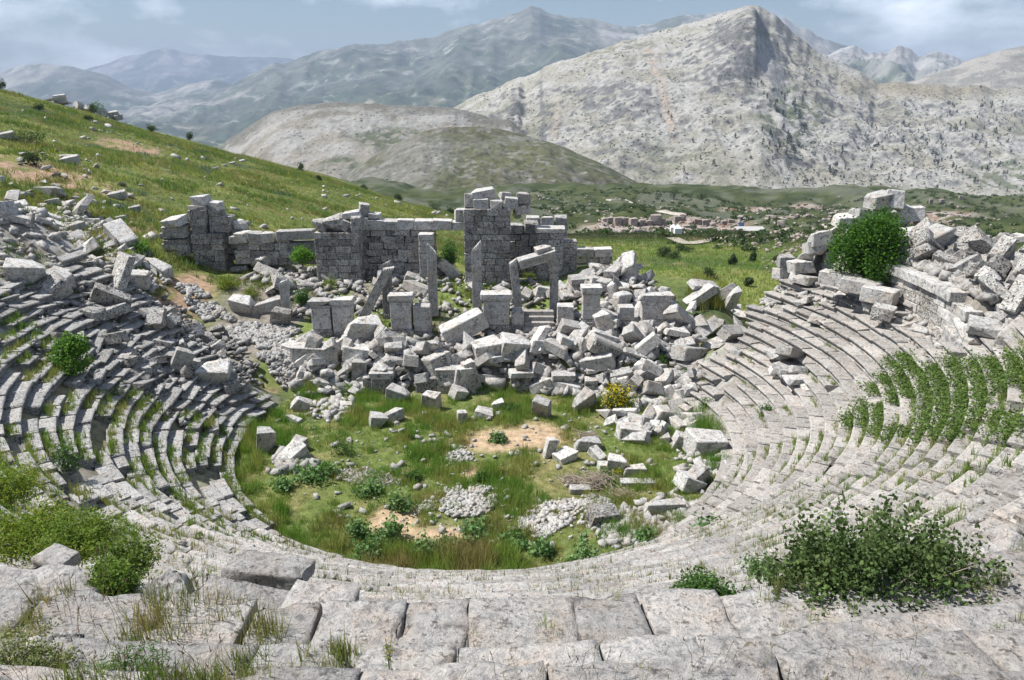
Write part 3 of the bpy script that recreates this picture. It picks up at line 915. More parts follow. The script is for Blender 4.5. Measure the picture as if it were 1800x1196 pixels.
# rough back wall between left pier and the gap
def rough_wall(px0, px1, pybase, pytop, Y, thick, label, topvar=.25, lens=(.6, 1.3), mats='wall', hh=.5):
    x0, x1 = xw(px0, (pybase + pytop) / 2, Y), xw(px1, (pybase + pytop) / 2, Y)
    zb, zt = at(px0, pybase, Y).z - 1.2, at(px0, pytop, Y).z
    xm = (x0 + x1) / 2
    t = tag(thing('ruined_wall', label, 'ruined wall', (xm, Y, zb)), kind='thing')
    n = max(1, round((zt - zb) / hh)); H = (zt - zb) / n
    courses(t, None, x0 - xm, x1 - xm, 0, [H] * n, thick, mats, lens, rough=.8, rnd=rs)
    return t, x0 - xm, x1 - xm, zt - zb
t, x0, x1, top = rough_wall(632, 765, 470, 404, 58.6, 1.2, 'rough dark back wall with a line of large pale blocks along its top')
w = x1 - x0
for fx, l, h in [(.05, 1.0, .95), (.22, 1.3, .75), (.42, 1.35, .7), (.62, 1.3, .75), (.85, 1.35, .72), (1.10, 1.5, .72), (1.34, 1.3, .62)]:
    crown_stone(t, x0 + w * fx, .5, top - .02, (l, 1.15, h), (rs.uniform(-3, 3), rs.uniform(-3, 3), rs.uniform(-4, 4)), 'pale', fall=False)
crown_stone(t, x0 + w * .07, .5, top + .92, (.72, .75, 1.0), (4, 8, 20), 'wall')
crown_stone(t, x0 + w * .20, .5, top + .72, (.95, .9, .5), (0, 4, 8), 'pale')
crown_stone(t, x0 + w * 1.36, .6, top + .6, (1.1, 1.0, .9), (0, 6, 10), 'pale')
# pier stub at right of the rough wall
t, b, x0, x1, top = pier(736, 762, 480, 412, 57.4, 1.0, 'narrow stub of blocks beside the bushy gap in the back wall', lens=(.9, 1.2), wythes=1, mats='pale')

# dark recess and right piers
t, x0, x1, top = rough_wall(897, 946, 492, 412, 58.4, 1.1, 'dark rubble-built recess wall right of the tall middle pier', lens=(.5, 1.0))
w = x1 - x0
for fx, l, h in [(.2, 1.0, .7), (.75, 1.1, .9)]: crown_stone(t, x0 + w * fx, .5, top, (l, 1.1, h), (0, rs.uniform(-4, 4), 5), 'wall')
t, b, x0, x1, top = pier(944, 990, 500, 412, 56.3, 1.5, 'right pier of squared blocks with a flat moulded top block', lens=(.6, 1.1))
crown_stone(t, (x0 + x1) / 2, .75, top, (x1 - x0 + .25, 1.7, .32), fall=False, mats='pale')
t, b, x0, x1, top = pier(986, 1014, 500, 424, 56.8, 1.2, 'lower outer pier stepped down beside the right pier', lens=(.6, .9))
t, x0, x1, top = rough_wall(924, 998, 420, 404, 59.4, 1.0, 'short run of three pale blocks standing high behind the right pier', lens=(1.0, 1.3), mats='pale')
for k in range(3): crown_stone(t, x0 + (x1 - x0) * (k + .5) / 3, .5, top, ((x1 - x0) / 3 - .08, 1.0, .95), (rs.uniform(-3, 3), rs.uniform(-4, 4), rs.uniform(-5, 5)), 'pale')
t, x0, x1, top = rough_wall(1012, 1076, 475, 452, 58.8, 1.0, 'low wall end with two long coping blocks above the right rubble', lens=(.8, 1.2))
for k in range(2): crown_stone(t, x0 + (x1 - x0) * (k + .5) / 2, .5, top, ((x1 - x0) / 2 - .05, 1.1, .62), (0, rs.uniform(-2, 2), 0), 'pale', fall=False)

# left end: low wall with long beam, and the broken tower
t, x0, x1, top = rough_wall(415, 556, 440, 428, 60.0, 1.1, 'low back wall carrying a long pale beam above a dark hollow', lens=(.9, 1.4))
w = x1 - x0
for fx, l, h, rr_ in [(-.03, .7, .6, 10), (.08, .95, .9, -15), (.23, 1.05, .85, 3), (.40, 1.0, .85, -4)]: crown_stone(t, x0 + w * fx, .4, top - .05, (l, 1.1, h), (0, rr_ * .4, rr_), 'pale')
crown_stone(t, x0 + w * .74, .45, top + .25, (w * .46, 1.0, .75), (0, -2, 1), 'pale', fall=False)
crown_stone(t, x0 + w * .60, .5, top - .35, (.9, 1.0, .6), (0, 0, 0), 'wall')
t, b, x0, x1, top = pier(336, 392, 450, 412, 60.0, 2.0, 'broken stepped tower of blocks standing alone on the left', lens=(.6, 1.1), cat='ruined tower', nm='ruined_tower')
w = x1 - x0
z = top
for fx, l, h in [(.25, 1.1, .62), (.25, 1.25, .52), (.27, 1.35, .72)]:
    crown_stone(t, x0 + w * fx, .8, z, (l, 1.4, h), (0, rs.uniform(-2, 2), rs.uniform(-4, 4)), 'wall', fall=False); z += h - .01
crown_stone(t, x0 + w * .28, .8, z, (1.35, 1.3, .34), (0, 2, 4), 'pale'); crown_stone(t, x0 + w * .32, .9, z + .33, (1.25, 1.1, .7), (0, -6, -8), 'pale')
z2 = top
for fx, l, h in [(.85, 1.5, .6), (.88, 1.6, .7)]:
    crown_stone(t, x0 + w * fx, 1.2, z2, (l, 1.4, h), (0, rs.uniform(-2, 2), rs.uniform(-4, 4)), 'wall'); z2 += h
crown_stone(t, x0 + w * .75, 1.1, z2, (1.1, 1.1, .55), (0, 4, 10), 'wall'); crown_stone(t, x0 + w * .72, 1.1, z2 + .5, (1.1, 1.0, .6), (0, 4, -8), 'pale')
t, x0, x1, top = rough_wall(388, 432, 432, 404, 61.2, 1.2, 'low square wall stub right of the broken left tower', lens=(.8, 1.1))
crown_stone(t, x0 + (x1 - x0) * .25, .5, top, (1.1, 1.1, .7), (0, 0, 4), 'pale'); crown_stone(t, x0 + (x1 - x0) * .78, .5, top, (.8, 1.1, .75), (0, 0, -3), 'pale')
t, x0, x1, top = rough_wall(286, 326, 425, 398, 59.5, 1.3, 'squat block outcrop left of the broken tower', lens=(1.3, 1.9))
crown_stone(t, (x0 + x1) / 2, .5, top, (1.6, 1.5, .6), (8, -10, -12), 'pale')

# front wall of the stage, half buried
base = Vector((-2.4, 44.3, -.1))
t = tag(thing('stage_front_wall', 'low front wall of stubby upright blocks along the grass edge under the rubble', 'stage wall', base), kind='thing')
x = -8.2
while x < 8.0:
    l = rs.choice([.5, .8, 1.1, 1.3])
    if rs.random() < .72:
        h = rs.uniform(.95, 1.35)
        ob('stone_block', rs.choice(BLK['wall']), (x + l / 2, rs.gauss(0, .05), h / 2), (0, rs.gauss(0, .02), rs.gauss(0, .04)), (l - .03, .8, h), t)
        if rs.random() < .5: ob('stone_block', rs.choice(BLK['pale']), (x + l / 2, .1, h + .16), (0, rs.gauss(0, .03), rs.gauss(0, .06)), (l + .15, 1.0, .32), t)
    x += l + rs.choice([0, 0, .15, .5])

# pedestals of the stage columns
def pedestal(px0, px1, pyb, pyt, Y, label, depth=1.1, rot=0, cap=True):
    pm = (px0 + px1) / 2
    p0, p1 = at(px0, pyb, Y), at(px1, pyb, Y)
    w = p1.x - p0.x; h = at(pm, pyt, Y).z - p0.z
    t = thing('pedestal', label, 'pedestal', ((p0.x + p1.x) / 2, Y + depth / 2, p0.z - .15), (0, 0, R(rot)))
    h += .15
    ob('base_moulding', rs.choice(BLK['wall']), (0, 0, .18), (0, 0, 0), (w * 1.06, depth * 1.06, .36), t)
    ob('base_moulding', rs.choice(BLK['wall']), (0, 0, .44), (0, 0, 0), (w * .98, depth * .98, .14), t)
    ob('shaft', rs.choice(BLK['pale']), (0, 0, .5 + (h - .95) / 2), (0, 0, 0), (w * .9, depth * .9, h - .95), t)
    if cap:
        ob('cap', rs.choice(BLK['pale']), (0, 0, h - .38), (0, 0, 0), (w * 1.0, depth * 1.0, .13), t)
        ob('cap', rs.choice(FALL['pale'][:4]), (0, 0, h - .16), (0, R(rs.uniform(-2, 2)), 0), (w * 1.1, depth * 1.12, .34), t)
    return t
pedestal(686, 726, 588, 520, 48.6, 'moulded pedestal with flat cap at left of the twin pedestals')
pedestal(727, 759, 588, 528, 48.7, 'uncapped pedestal with rough top at right of the twin pedestals', cap=False)
pedestal(847, 898, 582, 518, 48.7, 'wide pedestal with projecting cap right of the tallest fluted post')
pedestal(898, 922, 582, 536, 48.8, 'narrow plain pedestal left of the small stone steps', cap=False)
pedestal(978, 1010, 576, 528, 49.0, 'plain square pedestal right of the small stone steps', cap=False)
pedestal(1022, 1056, 572, 506, 49.4, 'slender pedestal with spreading cap and loose block on top')
pedestal(1126, 1182, 572, 520, 49.6, 'wide half-buried pedestal at the right end of the row')
pedestal(1086, 1116, 572, 530, 49.8, 'short broken pedestal among rubble left of the wide right pedestal', cap=False)
pedestal(548, 584, 590, 530, 48.6, 'left-end pedestal of dark blocks under a pinkish cap')
pedestal(585, 621, 592, 528, 48.7, 'dark pedestal with cracked cap beside the leaning post')

def fluted_post(name, label, px, pyb, pyt, Y, w=.62, d=.5, slant=.5, lean=(0, 0), broken=.12, nf=5):
    """upright of rectangular plan with flutes on its faces and an oblique broken top"""
    pb = at(px, pyb, Y); h = at(px, pyt, Y).z - pb.z + .4
    pts = []
    def side(ax, ay, bx, by, n):
        for k in range(n):
            for f, inn in ((.08, 0), (.3, .045), (.7, .045), (.92, 0)):
                t_ = (k + f) / n
                x, y = ax + (bx - ax) * t_, ay + (by - ay) * t_
                L = math.hypot(bx - ax, by - ay); nx, ny = (by - ay) / L, -(bx - ax) / L
                pts.append((x - nx * inn, y - ny * inn))
    side(-w / 2, -d / 2, w / 2, -d / 2, nf); side(w / 2, -d / 2, w / 2, d / 2, 3)
    side(w / 2, d / 2, -w / 2, d / 2, nf); side(-w / 2, d / 2, -w / 2, -d / 2, 3)
    n = len(pts); V, F = [], []
    zs = [0, .35, .36, h * .5, h]
    for k, z in enumerate(zs):
        for (x, y) in pts:
            e = 1.12 if k < 2 else 1.0
            zz = z + (slant * x / w + random.uniform(-broken, broken) * .3 if k == 4 else 0)
            V.append((x * e, y * e, zz))
    for k in range(len(zs) - 1):
        for j in range(n):
            a = k * n + j; b2 = k * n + (j + 1) % n
            F.append((a, b2, b2 + n, a + n))
    F.append(tuple((len(zs) - 1) * n + j for j in range(n)))
    o = ob(name, mesh(name, V, F, M_PALE), (pb.x, Y, pb.z - .4), (R(lean[0]), R(lean[1]), R(rs.uniform(-6, 6))))
    return tag(o, label, 'column')
fluted_post('fluted_post', 'tallest fluted post with slanting broken top before the middle pier', 839, 548, 432, 51.0, .62, .5, .7)
fluted_post('fluted_post', 'tall fluted post with peaked top beside the gap in the back wall', 762, 545, 436, 51.6, .6, .5, -.6)
fluted_post('fluted_post', 'shorter fluted post standing beside the leaning slab', 683, 550, 462, 50.8, .62, .5, .3)
fluted_post('fluted_post', 'fluted post leaning left under the tilted lintel', 914, 552, 458, 51.0, .55, .5, .3, (0, -7))
fluted_post('fluted_post', 'upright post carrying the tilted lintel above the small steps', 973, 550, 448, 51.4, .58, .5, .05)
fluted_post('fluted_post', 'thin broken slab set upright among the right rubble', 1081, 540, 488, 53.0, .4, .3, -.3)
fluted_post('fluted_post', 'stubby broken shaft standing among left rubble', 503, 540, 494, 51.5, .55, .45, .2)
fluted_post('leaning_post', 'long fluted post fallen aslant against the twin pedestals', 634, 556, 455, 50.2, .62, .5, .5, (4, 29))
# tilted lintel
p = at(944, 455, 51.2)
t = thing('lintel', 'tilted moulded lintel resting on two leaning posts', 'lintel', p, (R(6), R(-15), R(4)))
ob('beam', BLK['pale'][1], (0, 0, 0), (0, 0, 0), (2.5, .8, .42), t)
ob('moulding', BLK['pale'][2], (0, -.08, .27), (0, 0, 0), (2.6, .95, .16), t)
ob('moulding', BLK['pale'][3], (0, -.02, -.25), (0, 0, 0), (2.45, .72, .12), t)
p = at(955, 440, 51.3); tag(ob('fallen_block', FALL['pale'][3], p, (.1, -.2, .3), (1.1, .8, .55)), 'rough block perched on the raised end of the tilted lintel', 'stone block')
# steps
p = at(948, 582, 48.6)
t = thing('stone_steps', 'short flight of worn stone steps between the pedestals', 'steps', p)
for k in range(4):
    ob('step', rs.choice(BLK['seat']), (rs.gauss(0, .03), .2 + k * .42, .05 + k * .27), (0, 0, rs.gauss(0, .02)), (2.0, .55, .28), t)

# ------------------------------------------------------------------ right side: terrace wall, corner ruin
rs = random.Random(44)
base = Vector((CX + 22.6 * math.sin(R(86)), CY - 22.6 * math.cos(R(86)), 4.7))
t = tag(thing('terrace_wall', 'dressed terrace wall with coping curving behind the upper right seats', 'terrace wall', base), kind='thing')
for c in range(8):
    h = .5; z = 4.7 + c * h
    phi = 78.2 + rs.uniform(0, .6)
    top = c == 7
    while phi < 97:
        L = rs.uniform(1.0, 1.7) if not top else rs.uniform(1.2, 1.8)
        d = math.degrees(L / 22.6); a = R(phi + d / 2)
        rr_ = 22.55 + (-.12 + rs.gauss(0, .05) if top else 0) + rs.gauss(0, .012)
        if top and rs.random() < .12:
            phi += d; continue
        loc = Vector((CX + (rr_ + .35) * math.sin(a), CY - (rr_ + .35) * math.cos(a), z + h / 2)) - base
        ob('stone_block', rs.choice(BLK['pale' if rs.random() < .6 or top else 'wall']), loc, (0, 0, a + PI), (L - .02, .75 if not top else .95, h - .015), t)
        phi += d

def stack(label, cat, nm, px, py, Y, items, vs=1.0):
    """hand-laid pile of big rough stones: (dx, dy, z, lx, ly, lz, turn, shape)"""
    p = at(px, py, Y)
    t = tag(thing(nm, label, cat, p), kind='thing')
    for dx, dy, z, lx, ly, lz, rz, sh in items:
        me = rs.choice({'b': BLK['pale'], 'f': FALL['pale'], 'r': LUMP['pale'], 'd': FALL['wall']}[sh])
        ob('stone_block', me, (dx, dy, (z + lz / 2) * vs), (R(rs.gauss(0, 6)), R(rs.gauss(0, 6)), R(rz + rs.gauss(0, 9))), (lx * rs.uniform(.85, 1.12), ly, lz * rs.uniform(.85, 1.1)) if sh != 'r' else (lx * .8, ly * .8, lz * .8), t)
    return t
it = []
# stepped left flank, then courses up to the summit stones
for k, (dx, z) in enumerate([(-4.1, 0), (-3.8, .75), (-3.35, 1.5), (-2.95, 2.3), (-2.2, 3.0), (-1.45, 3.75)]):
    it.append((dx + rs.uniform(-.15, .15), 0, z, rs.uniform(1.0, 1.5), 1.3, .85, rs.uniform(-10, 10), rs.choice('frf')))
    x = dx + 1.15
    while x < 2.2 - z * .18:
        l = rs.uniform(.8, 1.5)
        it.append((x + l / 2, .15 + rs.uniform(-.15, .3), z + rs.uniform(-.05, .1), l, 1.3, rs.uniform(.62, .82), rs.uniform(-12, 12), rs.choice('frrfd'))); x += l
it += [(-.7, 0, 4.45, 1.3, 1.2, .6, 8, 'f'), (.55, 0, 4.5, 2.0, 1.5, .95, -4, 'r'), (1.4, .1, 4.4, 1.4, 1.2, .9, 12, 'r'), (.35, .1, 5.25, 1.6, 1.3, 1.05, 14, 'f'), (1.15, .1, 5.3, 1.1, 1.1, 1.15, -10, 'f'), (1.9, .2, 4.9, 1.0, 1.0, .6, 20, 'r'), (2.4, .2, 4.3, 1.3, 1.1, .8, -14, 'f'), (2.9, 0, 3.6, 1.2, 1.1, .7, 10, 'r')]
stack('tall heaped corner ruin of rough pale blocks behind the round tree', 'ruined corner', 'corner_ruin', 1520, 478, 47.0, it, .76)
it = []
for z, x0, x1 in [(0, -1.9, 3.2), (.6, -1.7, 3.0), (1.15, -1.5, 2.9), (1.7, -.9, 2.8), (2.25, -.1, 2.6)]:
    x = x0
    while x < x1:
        l = rs.uniform(.9, 1.6); it.append((x + l / 2, rs.uniform(-.1, .1), z, l, 1.4, .57, rs.uniform(-3, 3), 'd')); x += l
it += [(.6, -.1, 2.85, 2.2, 1.5, .5, -3, 'b'), (2.2, 0, 2.7, 1.6, 1.4, .55, 6, 'f')]
stack('dark faced wall stub with a broad flat top block right of the round tree', 'ruined wall', 'wall_stub', 1588, 484, 45.0, it, .85)
it = [(-1.2, 0, 0, 1.1, 1.0, .8, 4, 'f'), (-1.15, 0, .75, 1.0, 1.0, .9, 2, 'f'), (0, 0, 0, 1.2, 1.0, .7, 9, 'r'), (.2, .1, .6, 1.9, 1.1, .75, -3, 'f'), (1.4, 0, .1, 1.3, 1.0, .6, 12, 'r'), (2.0, .1, .6, 1.4, 1.1, .6, -6, 'f'), (1.1, -.4, -.3, 1.2, .9, .6, 20, 'r'), (2.7, -.3, 0, 1.3, 1.0, .7, 0, 'f'), (-.6, -.7, -.5, 1.3, 1.0, .6, 20, 'r'), (.7, -1, -.6, 1.0, .9, .5, -12, 'r')]
stack('low broken wall end of pale blocks beside the meadow, left of the round tree', 'ruined wall', 'wall_end', 1408, 492, 48.5, it)
# coping slabs that run down from the tree towards the seats
t = thing('coping', 'three long coping slabs stepping down in front of the round tree', 'coping', at(1510, 505, 41.0))
for k, (px, py, Y, l, h) in enumerate([(1478, 480, 42.6, 2.1, .7), (1515, 492, 41.2, 2.0, .75), (1548, 506, 39.9, 1.7, .8)]):
    p = at(px, py, Y)
    ob('slab', rs.choice(BLK['pale']), p - t.location - Vector((0, 0, h / 2)), (0, R(3), R(-42)), (l, 1.0, h), t)
p = at(1556, 530, 38.6)
tag(ob('fallen_block', FALL['wall'][5], p - Vector((0, 0, .6)), (.1, .05, -.7), (1.0, .85, .7)), 'big square block at the left end of the terrace wall below the tree', 'stone block')

# ------------------------------------------------------------------ fallen blocks that can be told apart
def block(px, py, dims, rot, label, key='pale', shape=None, lift=0.0, name='fallen_block', cat='stone block', group=None):
    p = ong(px, py)
    me = (FALL[key][shape] if shape is not None else rs.choice(FALL[key]))
    return tag(ob(name, me, (p.x, p.y + dims[1] * .25, p.z + dims[2] * .42 + lift), tuple(R(a) for a in rot), dims), label, cat, group)

# seen close, in the foreground and on the seats
def big_near(px, py, Y, dims, rot, label, seed, mat=None):
    p = at(px, py, Y)
    m = near_slab(dims[0], dims[1], dims[2], seed, .04)
    m.name = 'fallen_block'
    if mat: m.materials[0] = mat
    return tag(ob('fallen_block', m, p, tuple(R(a) for a in rot)), label, 'stone block')
big_near(474, 1004, 9.9, (1.22, .62, .26), (-7, 3, -7), 'large flat slab overhanging the seats at lower left of the picture', 61)
big_near(428, 1078, 7.6, (1.25, .62, .42), (8, 9, -7), 'long rounded block lying along the walkway at lower left', 62)
big_near(298, 1062, 8.0, (.55, .6, .5), (25, -18, 30), 'dark tilted wedge of stone beside the leafy foreground shrub', 63, M_WALL)
big_near(132, 1048, 8.0, (.62, .5, .36), (10, 12, -14), 'bluish grey block lying behind grass at the left foreground', 64)
big_near(60, 1040, 8.4, (1.0, .6, .45), (6, 10, 8), 'broad grey boulder at the left edge of the foreground', 65)
big_near(85, 1075, 7.4, (.85, .5, .38), (3, 8, -5), 'long pale block with dark broken end in left foreground grass', 66)
big_near(100, 985, 10.2, (.5, .4, .2), (4, 6, -20), 'flat pale slab under the bright foreground shrubs', 67)
big_near(100, 1168, 5.6, (.42, .4, .3), (20, 10, 30), 'small dark stone at the bottom left corner among weeds', 68, M_WALL)
big_near(560, 1085, 7.3, (.75, .7, .45), (0, 6, -4), 'square worn block at the left end of the unbroken walkway slabs', 69)
big_near(1772, 1008, 9.6, (1.1, .8, .6), (12, -14, 30), 'cracked brown grey boulder at the right edge beside dry grass', 70)
big_near(1790, 612, 31.5, (2.2, 1.6, 1.7), (20, -12, 40), 'rounded boulder cut by the right edge above the green plants', 71, M_SEAT)

# orchestra floor
block(468, 795, (.95, .7, 1.35), (12, 8, 20), 'pointed upright block at the left edge of the grass floor', shape=3)
block(512, 812, (1.5, .9, .6), (20, -38, 30), 'tilted slab leaning over stones at left of the grass floor', shape=2)
block(522, 795, (1.0, .8, .6), (5, -15, 60), 'flat slab just above the leaning slab at left of the grass', shape=1)
block(530, 722, (1.0, .7, .7), (10, 30, 20), 'tilted grey block on grass left of the small gravel patch', shape=4)
block(516, 742, (1.0, .4, .3), (5, 15, -30), 'narrow slab fallen beside the tilted grey block', shape=1)
block(608, 720, (.7, .5, .4), (5, 5, 10), 'small squarish stone at the right end of the upper left gravel patch', shape=0)
block(665, 750, (1.0, .8, .7), (8, 12, 20), 'left block of a pair lying in the upper grass', shape=3)
block(690, 742, (1.15, .7, .6), (-8, -15, 35), 'right block of a pair lying in the upper grass', shape=2)
block(700, 708, (1.35, .9, .9), (5, 16, -10), 'pale block with sloping top just below the stage front wall', shape=3)
block(758, 720, (1.0, .7, 1.1), (18, 8, -20), 'upright rhombic block leaning in front of the stage wall', shape=4)
block(806, 702, (.9, .7, .7), (10, 20, 30), 'small tilted block in grass below the fluted fragments', shape=5)
block(812, 745, (.55, .5, .75), (2, 2, 12), 'small upright cube standing alone in the upper grass', shape=0)
block(850, 735, (1.1, .8, .45), (8, 8, -10), 'low pointed stone right of the small upright cube', shape=2)
block(875, 720, (.8, .6, .5), (5, -8, 10), 'small low block lying in grass under the middle of the heap', shape=1)
block(952, 735, (1.0, .6, 1.3), (24, 12, -22), 'tall slab leaning at the edge of the heap, above the bare patch', shape=0)
block(1025, 722, (1.6, .9, 1.0), (12, -24, 28), 'long moulded block tilted left of the yellow flowering bush', shape=1)
block(968, 805, (.6, .4, 1.1), (6, 12, 20), 'thin upright stone standing right of the bare patch', shape=3)
block(992, 812, (1.1, .8, .45), (8, -14, 35), 'flat stone lying beside the thin upright stone', shape=2)
block(1034, 792, (1.3, .8, .6), (4, 10, 8), 'oblong block on grass with dry twigs on its top', shape=1)
block(1050, 808, (.9, .5, .45), (4, 26, -50), 'short slab sloping down from the oblong block', shape=0)
block(1085, 832, (.95, .7, .85), (6, 6, -8), 'pointed block behind the small yellow plant in the grass', shape=3)
block(1062, 828, (.6, .5, .4), (4, 4, 10), 'small stone left of the pointed block on the grass', shape=0)
block(1116, 838, (1.1, .6, .5), (2, 4, 5), 'low oblong block right of the pointed block on the grass', shape=1)
block(1210, 862, (1.2, .9, .7), (10, 22, 25), 'left stone of the pair at the right side of the grass floor', shape=2)
block(1224, 856, (1.3, .7, .9), (14, -30, 30), 'grey tilted block of the pair at the right side of the grass floor', shape=4)
block(1240, 800, (1.9, 1.1, 1.1), (8, 8, 12), 'large cracked block at the foot of the right seats', shape=5)
block(1196, 790, (.8, .6, .9), (15, 20, 10), 'upright split stone left of the large cracked block', shape=3)
block(1110, 772, (1.7, 1.0, .7), (4, 6, 6), 'wide pale block lying below the heap at right', shape=2)
block(1160, 745, (1.0, .8, 1.0), (20, 16, 30), 'leaning square block below the heap, right of the wide pale block', shape=4)
block(1168, 905, (1.9, .6, .6), (2, 6, 14), 'long squared beam lying across the right gravel pile', shape=1)
block(1060, 925, (1.2, .9, .8), (8, 8, 20), 'dark sided block at the left end of the right gravel pile', key='wall', shape=2)
block(1120, 855, (1.6, .5, .25), (2, 2, 4), 'thin slab sunk in grass right of the dry twigs', shape=0)
block(1020, 868, (1.0, .5, .3), (2, 2, 2), 'small flat stone left of the heap of dry twigs', shape=0)
# the heap before the stage
block(640, 612, (2.2, 1.3, 1.4), (18, 10, 24), 'huge pale block tilted at the left of the heap', shape=1, lift=.6)
block(555, 640, (3.0, 1.1, 1.1), (3, 2, -4), 'very long squared block lying flat at left end of the heap', shape=0, lift=.1)
block(622, 638, (1.7, 1.1, .9), (6, 8, 12), 'squared block just right of the very long flat block', shape=2, lift=.2)
block(815, 608, (3.0, 1.2, 1.2), (8, -24, 14), 'longest block of the heap, sloping up to the right below the pedestals', shape=0, lift=.7)
block(632, 672, (.9, .5, 1.5), (10, 6, 8), 'white slab standing on end in the left part of the heap', shape=3)
block(676, 680, (1.2, .9, 1.2), (4, 4, 4), 'square dark-fronted block beside the white standing slab', key='wall', shape=0, lift=.1)
block(855, 640, (2.0, 1.2, 1.2), (16, -10, 20), 'rounded moulded block in the middle of the heap', shape=2, lift=.3)
block(905, 635, (1.9, 1.2, 1.2), (22, 12, 18), 'pale block with broken dark edge right of the heap centre', shape=3, lift=.4)
block(955, 628, (1.9, .9, .8), (-10, 12, 22), 'squared block with bright end face below the stone steps', shape=1, lift=.25)
block(1000, 604, (1.3, .8, 1.1), (24, 14, 10), 'large pale slab leaning back below the slender pedestal', shape=0, lift=.4)
block(820, 690, (.9, .5, 1.7), (8, -4, 16), 'white pointed slab leaning on the stage wall under the fluted fragments', shape=4)
block(1130, 680, (2.0, .9, .8), (6, -26, 24), 'long block sloping to the right above the yellow flowering bush', shape=1, lift=.4)
block(1050, 660, (2.1, 1.0, .9), (6, -14, -12), 'long low block left above the yellow flowering bush', shape=0, lift=.4)
block(1230, 540, (2.4, .9, .7), (6, -32, 12), 'long slab propped up at the right end of the heap near the meadow', shape=0, lift=.4)
block(1285, 552, (.9, .6, 2.0), (34, -8, 20), 'tall slab leaning against the ends of the right seats', shape=1, lift=.2)
block(1060, 600, (1.0, .8, 1.6), (12, -24, 10), 'slanting upright block below the slender pedestal in the right heap', shape=2, lift=.4)

def toothed(px, py, dims, rot, label, n=9, lift=.3, edge='top'):
    """cornice block with a row of dentils along one edge"""
    p = ong(px, py)
    t = thing('cornice_block', label, 'stone block', (p.x, p.y + .2, p.z + dims[2] * .4 + lift), tuple(R(a) for a in rot))
    ob('core', rs.choice(FALL['pale'][:3]), (0, 0, 0), (0, 0, 0), dims, t)
    ob('band', BLK['pale'][2], (0, -dims[1] * .5, dims[2] * .36), (0, 0, 0), (dims[0] * .98, .16, dims[2] * .2), t)
    for k in range(n):
        ob('dentil', BLK['pale'][k % 8], (dims[0] * (-.44 + .88 * k / (n - 1)), -dims[1] * .5 - .04, dims[2] * .16), (0, 0, 0), (dims[0] * .055, .18, dims[2] * .2), t)
    return t
toothed(770, 668, (1.5, 1.0, 1.5), (-28, 78, 6), 'carved block set on edge showing a row of small teeth, heap centre', 9, .3)
toothed(1060, 634, (2.0, 1.0, 1.0), (12, 26, 18), 'cornice block with a slanting row of teeth in the right heap', 10, .5)
toothed(672, 618, (1.1, .9, .9), (10, -42, 24), 'small carved block with teeth right of the huge pale block', 8, .7)

def moulded(px, py, L, rot, label, lift=.3, s=1.0):
    prof = [(-.4, -.35), (.4, -.35), (.4, -.1), (.34, -.06), (.40, .0), (.33, .06), (.42, .14), (.42, .24), (.36, .28), (.44, .36), (-.4, .36), (-.44, .2), (-.34, .12), (-.42, .02), (-.34, -.08)]
    V = [(t_ * L + random.uniform(-.05, .05), a * s, b * s) for t_ in (-.5, 0, .5) for a, b in prof]
    m = len(prof); F = []
    for k in range(2):
        for j in range(m):
            a = k * m + j; b = k * m + (j + 1) % m; F.append((a, b, b + m, a + m))
    F.append(tuple(reversed(range(m)))); F.append(tuple(2 * m + j for j in range(m)))
    p = ong(px, py)
    return tag(ob('moulded_fragment', mesh('moulded_fragment', V, F, M_PALE), (p.x, p.y + .2, p.z + lift), tuple(R(a) for a in rot)), label, 'stone block')
moulded(803, 690, 1.7, (15, -80, 20), 'left of two ribbed fragments leaning upright at the heap foot', .7)
moulded(829, 685, 1.9, (10, -105, 10), 'right of two ribbed fragments leaning upright at the heap foot', .8)
moulded(890, 618, 1.5, (50, 10, 30), 'ribbed fragment lying in the middle of the heap below the wide pedestal', .5)
moulded(1245, 590, 1.8, (40, -24, 30), 'ribbed fragment tilted in the right heap below the tall leaning slab', .4)
moulded(1262, 610, 2.4, (20, -14, 28), 'long thin ribbed fragment beside the first right seats', .2, .7)
moulded(1285, 605, 1.6, (30, 10, 40), 'short ribbed fragment lying over the ends of the right seats', .6)

# left wing: big loose blocks on the rows
block(42, 500, (1.9, 1.3, 1.2), (14, 10, 30), 'largest angular block on the slope above the left seats', shape=3)
block(98, 505, (1.5, 1.1, .8), (10, 18, -20), 'broad rounded block right of the largest angular block on the left slope', shape=2)
block(92, 525, (1.5, 1.0, 1.0), (26, -32, 30), 'dark tilted block hanging over the top of the left seats', key='wall', shape=4)
block(195, 552, (2.0, .7, 1.6), (26, 28, 16), 'big rhombic slab standing askew on the upper left seats', key='wall', shape=1)
block(375, 685, (1.9, 1.3, 1.1), (22, 6, 10), 'large moulded block lying across the left seat rows', shape=1, lift=.4)
block(322, 665, (1.0, .6, 1.3), (10, 26, 30), 'upright slab among the tumbled left seats', shape=3, lift=.4)
block(242, 505, (1.4, 1.1, 1.1), (8, 6, 14), 'pale squarish block at the top edge of the left seats', shape=0)
block(276, 478, (2.4, .9, .8), (14, 22, -30), 'long slab sloping down the grassy bank at upper left', shape=1)
block(425, 550, (1.7, .9, 1.2), (30, 4, -12), 'pale slab sunk in the stone scree left of the stage', shape=2)
block(495, 575, (1.2, .6, 1.5), (24, 14, 8), 'leaning slab with rounded end right of the scree', key='wall', shape=2)
block(470, 548, (2.2, .8, .8), (6, -12, 16), 'long low block between the scree and the left pedestals', shape=1)

